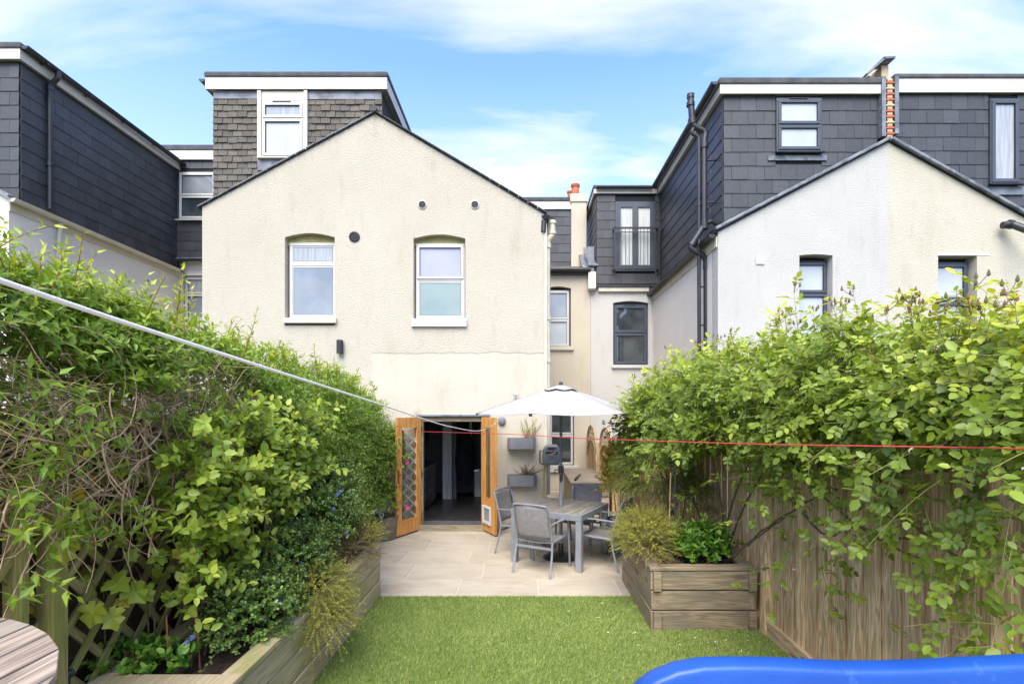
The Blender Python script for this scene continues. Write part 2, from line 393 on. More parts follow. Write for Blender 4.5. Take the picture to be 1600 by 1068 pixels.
M['planter_y'] = wood_mat('weathered_sleeper_side', rgb(126, 110, 88), rgb(162, 144, 118), 'Y', rnd=0.10, stain=rgb(116, 112, 98))
M['planter_green'] = wood_mat('mossy_sleeper', rgb(174, 156, 120), rgb(200, 182, 144), 'Y', rnd=0.06, stain=rgb(142, 144, 76), r3=(0.50, 0.72))
M['fence_z'] = wood_mat('fence_board', rgb(168, 138, 100), rgb(222, 194, 152), 'Z', rnd=0.2, stain=rgb(156, 138, 106), grain=1.0, r3=(0.55, 0.75))
M['fence_y'] = wood_mat('fence_rail', rgb(150, 126, 92), rgb(198, 174, 136), 'Y', rnd=0.12)
M['fence_dark'] = wood_mat('dark_old_fence', rgb(72, 62, 46), rgb(104, 90, 68), 'Y', rnd=0.2)
M['trellis'] = wood_mat('mossy_trellis', rgb(132, 118, 70), rgb(170, 156, 104), 'Z', rnd=0.15, stain=rgb(128, 134, 62), r3=(0.42, 0.6))
M['greywood'] = wood_mat('silvered_wood', rgb(118, 104, 90), rgb(168, 152, 134), 'Y', rnd=0.12, stain=rgb(150, 140, 126))
M['tabletop'] = wood_mat('grey_tabletop_slat', rgb(118, 112, 104), rgb(152, 146, 136), 'Y', rnd=0.10, knots=False)
M['alu'] = mat('grey_aluminium', rgb(132, 136, 142), rgb(150, 154, 158), scale=5, rough=0.38, metal=0.15, bump=0.03)
M['sling'] = mat('charcoal_sling', rgb(134, 130, 128), rgb(150, 146, 144), scale=30, rough=0.8, bump=0.3, bscale=400)
M['canopy'] = mat('pale_canopy', rgb(176, 172, 166), rgb(182, 178, 172), scale=3, rough=0.9)
M['grey_tub'] = mat('grey_planter', rgb(116, 118, 124), rgb(126, 128, 133), scale=5, rough=0.6)
M['galv'] = mat('galvanised', rgb(112, 110, 98), rgb(136, 132, 118), scale=12, rough=0.55, metal=0.3, bump=0.1)
M['bluepot'] = mat('blue_glaze', rgb(22, 58, 140), rgb(30, 74, 168), scale=6, rough=0.2)
M['blue'] = mat('blue_moulded_plastic', rgb(24, 76, 162), rgb(32, 88, 176), scale=2, rough=0.42, bump=0.12, bscale=140, c3=rgb(70, 112, 186), s3=9, r3=(0.60, 0.75), spec=0.5)
M['rope'] = mat('white_line', rgb(254, 252, 246), rgb(244, 240, 228), scale=60, rough=0.6, bump=0.3, bscale=300)
M['redline'] = mat('red_line', rgb(206, 66, 62), rgb(190, 54, 52), scale=40, rough=0.6)
M['hose'] = mat('yellow_hose', rgb(196, 172, 60), rgb(176, 156, 66), scale=10, rough=0.5)
M['brass'] = mat('brass', rgb(196, 158, 84), rgb(170, 130, 62), scale=10, rough=0.3, metal=0.9)
M['bark'] = mat('brown_bark', rgb(84, 66, 48), rgb(122, 102, 78), scale=30, rough=0.9, bump=0.5, bscale=120)
M['twig'] = mat('pale_twig', rgb(180, 146, 106), rgb(240, 210, 168), scale=14, rough=0.85, bump=0.4, bscale=120)
M['greenstem'] = mat('green_stem', rgb(122, 132, 62), rgb(160, 150, 84), scale=20, rough=0.7)
M['redstem'] = mat('red_stem', rgb(120, 62, 46), rgb(140, 92, 56), scale=20, rough=0.7)
M['floor_dark'] = mat('dark_floor', rgb(50, 48, 48), rgb(62, 60, 60), scale=4, rough=0.35)
M['room'] = mat('room_wall', rgb(112, 112, 112), rgb(120, 118, 118), rough=0.9)
M['cab'] = mat('dark_cabinet', rgb(54, 36, 38), rgb(62, 42, 44), rough=0.3)
M['cab2'] = mat('pale_drawer', rgb(120, 118, 112), rgb(130, 128, 122), rough=0.4)
M['coat'] = mat('dark_coat', rgb(20, 28, 36), rgb(30, 40, 48), scale=8, rough=0.9)
M['petal_y'] = mat('cream_yellow_petal', rgb(246, 222, 168), rgb(240, 232, 200), scale=20, rough=0.7)
M['petal_pink'] = mat('pink_petal', rgb(214, 60, 120), rgb(230, 90, 150), scale=20, rough=0.6)
M['petal_blue'] = mat('blue_petal', rgb(104, 124, 198), rgb(130, 148, 214), scale=20, rough=0.8)
M['petal_white'] = mat('fallen_petal', rgb(232, 224, 190), rgb(214, 200, 150), scale=20, rough=0.8)
M['bud'] = mat('rose_bud', rgb(92, 96, 50), rgb(128, 84, 62), scale=30, rough=0.6)
M['boxlid'] = mat('brown_board', rgb(134, 122, 106), rgb(152, 140, 122), scale=4, rough=0.7)
M['cane'] = mat('bamboo_cane', rgb(168, 142, 96), rgb(188, 164, 116), scale=20, rough=0.6)
M['dirtysoffit'] = mat('algae_soffit', rgb(150, 140, 88), rgb(168, 158, 112), scale=12, rough=0.95, bump=0.4)

M['L_climb'] = leaf_mat('climber_leaf', rgb(60, 92, 26), rgb(110, 144, 42), rgb(172, 186, 68))
M['L_rose'] = leaf_mat('rose_leaf', rgb(56, 86, 34), rgb(122, 148, 50), rgb(188, 196, 78))
M['L_lime'] = leaf_mat('lime_leaf', rgb(84, 116, 40), rgb(130, 158, 58), rgb(180, 192, 90))
M['L_vine'] = leaf_mat('vine_leaf', rgb(120, 148, 50), rgb(160, 172, 66), rgb(196, 168, 62))
M['L_cean'] = leaf_mat('glossy_dark_leaf', rgb(48, 78, 36), rgb(84, 116, 54), rgb(138, 168, 80), rough=0.3, trans=0.15)
M['L_heath'] = leaf_mat('heather_leaf', rgb(88, 98, 34), rgb(132, 138, 54), rgb(172, 170, 84))
M['L_fir'] = leaf_mat('fine_dark_leaf', rgb(46, 74, 24), rgb(74, 102, 32), rgb(118, 140, 50), trans=0.15)
M['L_var'] = leaf_mat('variegated_leaf', rgb(104, 112, 36), rgb(170, 158, 46), rgb(222, 200, 84))
M['L_skim'] = leaf_mat('broad_green_leaf', rgb(52, 100, 34), rgb(80, 130, 46), rgb(128, 166, 68), rough=0.35)
M['L_twiggy'] = leaf_mat('dry_heather', rgb(100, 78, 62), rgb(136, 112, 92), rgb(144, 136, 84))
M['L_grass'] = leaf_mat('turf_blade', rgb(92, 122, 62), rgb(138, 160, 98), rgb(196, 204, 156), rough=0.6, trans=0.2, spec=0.2)
# ---------------------------------------------------------------- building helpers
UNIT = {}
def unit_box(m):
    if m.name not in UNIT:
        me = MB().box(-0.5, 0.5, -0.5, 0.5, -0.5, 0.5).mesh('piece'); me.materials.append(m); UNIT[m.name] = me
    return UNIT[m.name]
def cladding(parent, name, m, origin, u, n, width, rows, exposure, sw, holes=(), thick=0.008, tilt=2.6, jitter=0.0, keep=None, start=0.0, gap=0.005):
    """courses of slates/tiles hung on a wall: origin = bottom corner, u along, n outward; each piece its own object"""
    u = Vector(u).normalized(); n = Vector(n).normalized(); z = Vector((0, 0, 1)); o = Vector(origin)
    me = unit_box(m); cnt = 0
    for r in range(rows):
        v0 = r * exposure; v1 = v0 + exposure
        x = -(sw / 2 if r % 2 else 0) + start
        while x < width - 0.01:
            a, b = max(x, 0), min(x + sw, width); x += sw
            if b - a < 0.03: continue
            segs = [(a, b)]
            for h in holes:
                if v0 + 0.02 < h[3] and v1 - 0.02 > h[2]:
                    ns = []
                    for s0, s1 in segs:
                        if s1 <= h[0] or s0 >= h[1]: ns.append((s0, s1)); continue
                        if h[0] - s0 > 0.03: ns.append((s0, h[0]))
                        if s1 - h[1] > 0.03: ns.append((h[1], s1))
                    segs = ns
            for s0, s1 in segs:
                c = o + u * ((s0 + s1) / 2) + z * (v0 + exposure * 0.53)
                if keep and not keep(c): continue
                ob = bpy.data.objects.new(name, me); COL.objects.link(ob); ob.parent = parent
                t = R(tilt + random.uniform(-0.4, 0.4) * (1 + jitter * 3))
                Mx = Matrix((( u.x, -n.x, 0), (u.y, -n.y, 0), (u.z, -n.z, 1))).to_4x4()
                # object local x=u, y=-n (inward), z=up ; tilt kicks the lower edge outward
                roll = R(random.uniform(-1, 1) * (0.15 + jitter))
                h = exposure * 1.10
                off = n * (thick / 2 + math.sin(t) * h / 2 + 0.002 + random.uniform(0, 0.003) * (1 + jitter * 4))
                ob.matrix_basis = Matrix.Translation(c + off + z * random.uniform(-1, 1) * 0.003 * (1 + jitter)) @ Mx @ Matrix.Rotation(-t, 4, 'X') @ Matrix.Rotation(roll, 4, 'Y') @ Matrix.Diagonal((s1 - s0 - gap, thick, h, 1))
                cnt += 1
    return cnt

def window(parent, x0, x1, z0, z1, y, frame, lights, panes, label=None, sill=None, proud=None, vent=False, fw=0.055, sash_w=0.045, name='window'):
    """casement window facing -Y. lights = z splits from the top (list of fractions), panes = material per light"""
    b = MB()
    d = 0.07
    b.box(x0, x1, y, y + d, z1 - fw, z1).box(x0, x1, y, y + d, z0, z0 + fw).box(x0, x0 + fw, y, y + d, z0 + fw, z1 - fw).box(x1 - fw, x1, y, y + d, z0 + fw, z1 - fw)
    zs = [z1 - fw * 0.4]
    for f in lights: zs.append(z1 - (z1 - z0) * f)
    zs.append(z0 + fw * 0.4)
    for zt in zs[1:-1]: b.box(x0 + fw, x1 - fw, y + 0.003, y + d - 0.003, zt - fw * 0.45, zt + fw * 0.45)
    w = b.build(name, frame, parent, bevel=0.006)
    if label: w['label'] = label
    for i in range(len(zs) - 1):
        zt, zb = zs[i] - 0.012, zs[i + 1] + 0.012
        pr = 0.018 if (proud is None or i in proud) else -0.012
        xa, xb = x0 + fw * 0.4, x1 - fw * 0.4
        s = MB(); ya, yb = y - pr, y + 0.045
        s.box(xa, xb, ya, yb, zt - sash_w, zt).box(xa, xb, ya, yb, zb, zb + sash_w).box(xa, xa + sash_w, ya, yb, zb + sash_w, zt - sash_w).box(xb - sash_w, xb, ya, yb, zb + sash_w, zt - sash_w)
        s.build('sash', frame, w, bevel=0.005)
        # rubber gasket line round the pane
        g = 0.006
        q = MB(); xa2, xb2, zb2, zt2 = xa + sash_w, xb - sash_w, zb + sash_w, zt - sash_w
        q.box(xa2, xb2, ya + 0.012, yb - .01, zt2 - g, zt2).box(xa2, xb2, ya + 0.012, yb - .01, zb2, zb2 + g).box(xa2, xa2 + g, ya + 0.012, yb - .01, zb2 + g, zt2 - g).box(xb2 - g, xb2, ya + 0.012, yb - .01, zb2 + g, zt2 - g)
        q.build('gasket', M['black'], w)
        bx('pane', panes[i], w, xa2 + g, xb2 - g, y + 0.016, y + 0.024, zb2 + g, zt2 - g)
    if vent:
        bx('trickle_vent', M['black'], w, (x0 + x1) / 2 - 0.17, (x0 + x1) / 2 + 0.15, y - 0.025, y - 0.001, z1 - 0.028, z1 - 0.012)
    if sill:
        sm, sx, sz, sy = sill
        bx('sill', sm, w, x0 - sx, x1 + sx, y - sy, y - 0.002 + 0.0, z0 - sz, z0 - 0.001, bevel=0.006)
    return w
def arch_hole(x0, x1, z0, z1, rise, n=7):
    """opening with a shallow segmental head, anticlockwise"""
    pts = [(x0, z0), (x1, z0), (x1, z1 - rise)]
    for i in range(1, n):
        t = i / n; pts.append((x1 + (x0 - x1) * t, z1 - rise + rise * math.sin(math.pi * t)))
    pts.append((x0, z1 - rise)); return pts
def pipe_run(name, pts, r, m, parent, collars=(), n=12, fillet=0.06):
    """pipe with rounded bends and thicker collars at given points"""
    P = [Vector(p) for p in pts]; out = [P[0]]
    for i in range(1, len(P) - 1):
        a, b, c = P[i - 1], P[i], P[i + 1]
        f = min(fillet, (a - b).length * .45, (c - b).length * .45)
        s, e = b + (a - b).normalized() * f, b + (c - b).normalized() * f
        for k in range(6):
            t = k / 5; out.append(s * (1 - t) ** 2 + b * 2 * t * (1 - t) + e * t * t)
    out.append(P[-1])
    o = MB().tube(out, r, n).build(name, m, parent, smooth=True)
    for a, b in collars:
        MB().tube([a, b], r * 1.28, n).build('collar', m, o, smooth=True)
    return o
def gutter(name, p0, p1, r, m, parent, n=8):
    """half-round gutter between two points"""
    p0, p1 = Vector(p0), Vector(p1); d = (p1 - p0).normalized(); s = d.cross(Vector((0, 0, 1))).normalized(); up = s.cross(d)
    vs, fs = [], []
    for rr in (r, r * 0.88):
        for p in (p0, p1):
            for i in range(n + 1):
                q = math.pi + math.pi * i / n; vs.append(p + s * math.cos(q) * rr + up * math.sin(q) * rr)
    k = n + 1
    for i in range(n):
        fs.append((i, i + 1, k + i + 1, k + i)); fs.append((2 * k + i, 3 * k + i, 3 * k + i + 1, 2 * k + i + 1))
        fs.append((i, 2 * k + i, 2 * k + i + 1, i + 1)); fs.append((k + i, k + i + 1, 3 * k + i + 1, 3 * k + i))
    fs += [(0, k, 3 * k, 2 * k), (n, 2 * k + n, 3 * k + n, k + n)]
    fs += [tuple(range(n + 1))]
    return MB().add(vs, fs).build(name, m, parent, smooth=True)

def fascia_roof(parent, xa, xb, ya, yb, z0, zf, zt, over=0.06):
    """flat dormer roof: white fascia board on the visible sides and a felt edge above"""
    f = MB()
    f.box(xa - over, xb + over, ya - over, ya - over + 0.02, z0, zf)
    f.box(xa - over, xa - over + 0.02, ya - over + 0.02, yb, z0, zf)
    f.box(xb + over - 0.02, xb + over, ya - over + 0.02, yb, z0, zf)
    f.build('fascia', M['fascia'], parent)
    MB().box(xa - over + .021, xb + over - .021, ya - over + .021, yb, z0 + 0.03, z0 + 0.045).build('soffit', M['fascia'], parent)
    MB().box(xa - over - 0.02, xb + over + 0.02, ya - over - 0.02, yb + .02, zf, zt).build('roof', M['felt'], parent, bevel=0.03)

# ================================================================ SETTING: ground
def struct(name, o):
    o['kind'] = 'structure'; return o
struct('ground', bx('ground', M['earth'], None, -400, 400, -400, 400, -0.5, -0.06))

# patio slabs on a sand bed
bed = bx('patio', M['joint'], None, -2.6, 2.7, 5.70, 13.2, -0.055, -0.004)
bed['kind'] = 'structure'
rows = [5.71, 6.31, 6.93, 7.56, 8.21, 8.83, 9.45, 10.07, 10.69, 11.31, 11.93, 12.55]
slab_me = {}
for i in range(len(rows)):
    y0 = rows[i]; y1 = rows[i + 1] if i + 1 < len(rows) else 13.2
    x = -1.70 - 0.935 if i % 2 == 0 else -1.46 - 0.935 * 2
    if i % 2: x += 0.0
    while x < 2.65:
        a, b = max(x, -2.58), min(x + 0.935, 2.68); x += 0.935
        if b - a < 0.1 or (y0 > 8.8 and a < 0.3): 
            if y0 > 8.8 and b > 0.5: a = 0.36
            else: continue
        k = (round(b - a, 3), round(y1 - y0, 3))
        if k not in slab_me:
            g = 0.009
            s = MB().box(-k[0] / 2 + g, k[0] / 2 - g, -k[1] / 2 + g, k[1] / 2 - g, -0.02, 0.004)
            slab_me[k] = s.mesh('paving_slab'); slab_me[k].materials.append(M['paving'])
        o = bpy.data.objects.new('paving_slab', slab_me[k]); COL.objects.link(o); o.parent = bed
        o.location = ((a + b) / 2, (y0 + y1) / 2, random.uniform(-0.001, 0.0015))

# artificial lawn
lawn = bx('lawn', M['turf_base'], None, -1.60, 2.25, 2.70, 5.695, -0.055, 0.004)
lawn['kind'] = 'structure'
# raised deck the camera stands on
deck = bx('deck', M['fence_dark'], None, -3.4, 2.6, -3.0, 2.68, -0.05, 0.55)
deck['kind'] = 'structure'
for i in range(18):
    o = bx('deck_board', M['greywood'], deck, -3.4 + i * .333, -3.4 + i * .333 + .325, -3.0, 2.70, 0.552, 0.58)

# ================================================================ HOUSE: middle, cream gable
H = thing('terraced_house', 'cream roughcast house with pointed gable, open oak doors and brown tiled dormer', 'house', (-2.6, YF, 0))
# houses: builders work in world coordinates, so their parts get a parent inverse
_real_link = link
def link(name, me, mat=None, parent=None, smooth=False):
    o = _real_link(name, me, mat, parent, smooth)
    if parent is not None and parent.type == 'EMPTY' and parent.get('world_parts'):
        o.matrix_parent_inverse = Matrix.Translation(-parent.location)
    return o
H['world_parts'] = 1
GL = xz(316, 323); GA = xz(586, 178); GR = xz(850, 335)
w1 = (xz(445, 0)[0], xz(523, 0)[0]); w2 = (xz(646, 0)[0], xz(727, 0)[0])
Zp = lambda py, Y=YF: CAMH - (py - 640) / 800 * Y
Xp = lambda px, Y=YF: (px - 818) / 800 * Y
D0, D1, DT = -1.80, -0.64, 1.97
holes = [arch_hole(w1[0], w1[1], Zp(508), Zp(364), 0.07), arch_hole(w2[0], w2[1], Zp(511), Zp(366), 0.07), [(D0, 0.05), (D1, 0.05), (D1, DT), (D0, DT)]]
wall = MB().slab([(GL[0], -0.05), (GR[0], -0.05), (GR[0], GR[1]), GA, (GL[0], GL[1])], holes, YF, YF + 0.28)
wall.box(GL[0], GL[0] + .25, YF + .28, YB, -0.05, GL[1]).box(GR[0] - .25, GR[0], YF + .28, YB, -0.05, GR[1] - .1)
wall.build('wall', M['cream'], H)
# return wall facing the camera at the back of the side passage
hr = [arch_hole(Xp(852, YB), Xp(892, YB), Zp(543, YB), Zp(447, YB), 0.05), [(Xp(858, YB), Zp(728, YB)), (Xp(897, YB), Zp(728, YB)), (Xp(897, YB), Zp(643, YB)), (Xp(858, YB), Zp(643, YB))]]
MB().slab([(GR[0] - 0.02, -0.05), (1.735, -0.05), (1.735, 5.62), (GR[0] - 0.02, 5.62)], hr, YB, YB + 0.28).build('wall', M['cream_smooth'], H)['label'] = 'narrow cream rear wall at the end of the side passage'
# pitched roof planes behind the gable
ridge_y1 = YB + 1.5
def roof_plane(a, b, t=0.05, m='tile', over=0.012):
    (xa, za), (xb, zb) = a, b
    d = Vector((xb - xa, 0, zb - za)); nrm = Vector((-d.z, 0, d.x)).normalized()
    if nrm.z < 0: nrm = -nrm
    p = [Vector((xa, YF - over, za)), Vector((xb, YF - over, zb))]
    q = [p[0], p[1], p[1] + nrm * t, p[0] + nrm * t]
    return MB().prism(q, (0, ridge_y1 - YF, 0))
ov = 0.06
roof_plane((GL[0] - ov, GL[1] - ov * .54), (GA[0] + .01, GA[1] + .004), 0.02).build('roof', M['slate_gap'], H)
roof_plane((GA[0] + .005, GA[1] + .008), (GR[0] + 0.08, GR[1] - .045), 0.02).build('roof', M['black'], H)
# verge slates along the left slope, each a thin edge
n = 18
for i in range(n):
    t0, t1 = i / n, (i + 1) / n - 0.004
    a = Vector((GL[0] - ov + (GA[0] - GL[0] + ov) * t0, YF - 0.07, GL[1] - .03 + (GA[1] - GL[1] + .03) * t0 + .04)); b = Vector((GL[0] - ov + (GA[0] - GL[0] + ov) * t1, YF - 0.07, GL[1] - .03 + (GA[1] - GL[1] + .03) * t1 + .04))
    MB().bar(a + Vector((0, .07, -.018)), b + Vector((0, .07, -.018 + .006 * (i % 2))), 0.10, 0.014).build('verge_slate', M['lead'], H)
    a = Vector((GA[0] + (GR[0] + .06 - GA[0]) * t0, YF - 0.02, GA[1] + (GR[1] - .02 - GA[1]) * t0 + .062)); b = Vector((GA[0] + (GR[0] + .06 - GA[0]) * t1, YF - 0.02, GA[1] + (GR[1] - .02 - GA[1]) * t1 + .062))
    MB().bar(a + Vector((0, .01, -.03)), b + Vector((0, .01, -.03)), 0.10, 0.014).build('verge_slate', M['felt'], H)
MB().tube([(GA[0], YF - .09, GA[1] + .055), (GA[0], YF + 1.2, GA[1] + .055)], 0.055, 10).build('ridge_tile', M['felt'], H, smooth=True)
# windows of the gable
yr = YF + 0.10
window(H, w1[0] + .035, w1[1] - .005, Zp(497), Zp(376), yr, M['upvc'], [0.285], [M['pane_net'], M['pane_sky']], 'left white two-light window, net curtain', sill=(M['cream_trim'], 0.045, 0.09, 0.16), proud=[])
window(H, w2[0] + .02, w2[1] - .02, Zp(498), Zp(377), yr, M['upvc'], [0.475], [M['pane_blind'], M['pane_frost']], 'right white window, upper sash tipped open over frosted pane', sill=(M['upvc'], 0.05, 0.14, 0.15), proud=[0])
for w in (w1, w2):      # rendered head behind the arch
    bx('window_head', M['dirtysoffit'], H, w[0] - .02, w[1] + .02, yr + .005, yr + .06, Zp(379) - .02, Zp(364) + .03)
    bx('window_back', M['slate_gap'], H, w[0] - .05, w[1] + .05, YF + .2, YF + .22, Zp(515), Zp(360))
# return windows
window(H, Xp(851, YB), Xp(890, YB), Zp(541, YB), Zp(452, YB), YB + .09, M['upvc'], [0.52], [M['pane_sky'], M['pane_frost2']], 'white first floor window beside the soil pipe', sill=(M['cream_trim'], 0.1, 0.10, 0.16))
bx('window_back', M['slate_gap'], H, Xp(845, YB), Xp(900, YB), YB + .2, YB + .22, Zp(545, YB), Zp(440, YB))
window(H, Xp(858, YB) + .01, Xp(896, YB), Zp(727, YB), Zp(644, YB), YB + .07, M['upvc'], [0.42], [M['pane_dark'], M['pane_dark']], 'dark ground floor window behind the parasol pole', sill=(M['upvc'], 0.13, 0.16, 0.16))
bx('window_back', M['slate_gap'], H, Xp(855, YB), Xp(899, YB), YB + .2, YB + .22, Zp(728, YB), Zp(643, YB))
# slate strip roof and gutter over the return wall, slate dormer face behind, chimney
zt = 5.62
MB().prism([(GR[0], YB - .12, zt + .04), (1.70, YB - .12, zt + .04), (1.70, YB + 1.0, zt + .42), (GR[0], YB + 1.0, zt + .42)], (0, 0, .03)).build('roof', M['slate_gap'], H)
for r in range(4):
    for k in range(6):
        x = GR[0] + .02 + k * .23 + (.11 if r % 2 else 0); y = YB - .14 + r * .28; z = zt + .075 + r * .095
        MB().prism([(x, y, z), (min(x + .225, 1.70), y, z), (min(x + .225, 1.70), y + .32, z + .105), (x, y + .32, z + .105)], (0, 0, .012)).build('slate', M['tile'], H)
gutter('gutter', (GR[0] - .05, YB - .19, zt + .05), (1.72, YB - .19, zt + .05), .06, M['black'], H)
bx('fascia', M['black'], H, GR[0], 1.70, YB - .125, YB - .003, zt - .05, zt + .035)
YD = 14.25
dr = bx('dormer', M['slate_gap'], H, -0.9, 1.38, YD, YD + 1.5, 5.9, 7.62)
cladding(dr, 'slate', M['slate'], (-0.1, YD, 5.95), (1, 0, 0), (0, -1, 0), 1.46, 7, 0.25, 0.35, keep=lambda c: c.x > 0.3)
fascia_roof(H, -0.95, 1.36, YD, YD + 1.5, Zp(328, YD), Zp(316, YD), Zp(309, YD))
cx0, cx1 = Xp(892, YD), Xp(916, YD)
ch = MB().box(cx0, cx1, YD - .1, YD + .5, 5.7, Zp(318, YD)).box(cx0 - .03, cx1 + .03, YD - .13, YD + .53, Zp(318, YD), Zp(305, YD)).build('chimney', M['cream_smooth'], H, bevel=0.02)
for dx, dy, s in ((.11, .05, 1.0), (.0, .35, .8)):
    c = (cx0 + .02 + dx, YD + dy, Zp(305, YD))
    MB().lathe([(.115 * s, -.02), (.11 * s, .05), (.10 * s, .22 * s), (.125 * s, .25 * s), (.125 * s, .31 * s), (.09 * s, .32 * s), (.085 * s, .1)], 18, c).build('chimney_pot', M['terracotta'], ch, smooth=True)
# parapet steps between the two properties
pp = MB()
for i in range(5):
    y = YB + .9 - i * .22; z = 6.35 - i * .17
    pp.box(1.66, 1.86, y, y + .24, 5.2, z)
pp.build('parapet', M['white_smooth'], H, bevel=.02)
bx('kneeler', M['white_smooth'], H, 1.66, 1.86, YB - .20, YB + .016, 5.18, 5.62, bevel=.02)
MB().bar((1.60, YB + .95, 6.42), (1.62, YB + .05, 5.78), .16, .02).build('flashing', M['lead'], H)
MB().bar((1.77, YB + .75, 6.52), (1.80, YB - .1, 5.80), .26, .03).build('flashing', M['lead'], H)

# vents, wall lights, small fittings on the gable
def round_vent(px, py, r, m_ring, label):
    c = at(px, py, YF)
    v = MB().lathe([(r * 1.25, 0), (r * 1.25, .012), (r, .02), (r * .96, .008)], 24).build('vent', m_ring, H, smooth=True)
    v.matrix_basis = Matrix.Translation(c + Vector((0, -.001, 0))) @ Matrix.Rotation(R(90), 4, 'X')
    g = MB().lathe([(0.0001, .004), (r * .98, .004)], 24)
    for k in range(-5, 6):
        hh = math.sqrt(max(0, 1 - (k / 6) ** 2)) * r * .95
        g.box(k * r / 6 - .002, k * r / 6 + .002, -hh, hh, .005, .014)
    g.box(-r * .95, r * .95, -.003, .003, .006, .016)
    g.build('grille', M['black'], v)
    v['label'] = label
round_vent(660, 320, .062, M['upvc'], 'left of two small round vents high on the gable')
round_vent(742, 320, .062, M['upvc'], 'right of two small round vents high on the gable')
round_vent(554, 370, .075, M['black'], 'black round vent beside the left window')
# cream soil pipe on the corner, black gutter end above
X0 = .42; yq = YF + .15
pipe_run('soil_pipe', [at(855, 612, yq) + Vector((0, 0, -1.8)), at(855, 375, yq), at(863, 368, yq), at(863, 348, yq)], .055, M['pipe_cream'], H,
         collars=[(at(855, 500, yq), at(855, 494, yq)), (at(855, 388, yq), at(855, 380, yq)), (at(863, 362, yq), at(863, 366, yq)), (at(863, 350, yq), at(863, 345, yq)), (at(855, 560, yq), at(855, 566, yq))], fillet=.08)
bx('downpipe', M['cream_trim'], H, GR[0] + .002, GR[0] + .05, YF + .01, YF + .06, 0, GR[1] - .15)
gutter('gutter', at(852, 336, YF - .06), at(846, 342, 13.0) + Vector((.3, 0, 0)), .065, M['black'], H)
MB().tube([at(850, 345, YF), at(849, 362, YF)], .045, 10).build('gutter_outlet', M['black'], H, smooth=True)
MB().tube([at(806, 627, YF), at(806, 627, YF) + Vector((0, -.06, 0)), at(806, 617, YF) + Vector((0, -.06, 0))], .012, 8).build('bracket', M['alu'], H)
MB().tube([at(801, 617, YF - .06), at(811, 617, YF - .06)], .01, 8).build('bracket', M['alu'], H)

# ---- tiled dormer over the left half
YT = 9.12
tx0, tx1 = Xp(336, YT), Xp(597, YT)
tz0, tz1 = 5.3, Zp(146, YT)
wx0, wx1 = Xp(406, YT), Xp(480, YT)
dm = bx('dormer', M['tile_gap'], H, tx0, tx1, YT, YB + 1.2, tz0 - .3, tz1)
gslope = lambda x: GL[1] + (GA[1] - GL[1]) * (x - GL[0]) / (GA[0] - GL[0])
cladding(dm, 'tile', M['tile'], (tx0 - .02, YT, Zp(155, YT) - .113 * 18), (1, 0, 0), (0, -1, 0), tx1 - tx0 + .03, 18, .113, .174, holes=[(wx0 - tx0 - .0, wx1 - tx0 + .02, Zp(252, YT) - (Zp(155, YT) - .113 * 18), 99), (wx0 - tx0, Xp(455, YT) - tx0, Zp(262, YT) - (Zp(155, YT) - .113 * 18), Zp(252, YT) - (Zp(155, YT) - .113 * 18))],
         thick=.013, tilt=9, jitter=0.8, keep=lambda c: c.z > gslope(c.x) - .12, gap=.009)
bx('flashing', M['lead'], H, tx0 - .01, wx0 - .02, YT - .035, YT - .012, Zp(156, YT), Zp(144, YT))
bx('flashing', M['lead'], H, wx1 + .03, tx1, YT - .035, YT - .012, Zp(157, YT), Zp(144, YT))
bx('flashing', M['lead'], H, wx0 - .02, wx1 + .1, YT - .05, YT - .012, Zp(268, YT), Zp(251, YT))
fr = MB().box(wx0 - .01, wx0 + .055, YT - .075, YT - .01, Zp(250, YT), Zp(145, YT)).box(wx1 - .03, wx1 + .03, YT - .075, YT - .01, Zp(250, YT), Zp(145, YT)).box(wx0 + .055, wx1 - .03, YT - .05, YT - .01, Zp(160, YT), Zp(145, YT))
fr.build('window_surround', M['cream_trim'], H)
window(H, wx0 + .06, wx1 - .035, Zp(249, YT), Zp(161, YT), YT - .06, M['upvc'], [0.31], [M['pane_net'], M['pane_frost2']], 'white window in the brown tiled dormer', vent=True, sill=(M['cream_trim'], 0.04, .025, .05))
fascia_roof(H, tx0 - .03, tx1 + .02, YT, YB + 1.2, Zp(144, YT), Zp(126, YT), Zp(117, YT), over=.09)
gutter('gutter', (tx0 - .20, YT - .05, Zp(126, YT)), (tx0 - .20, YB, Zp(126, YT)), .06, M['black'], H)

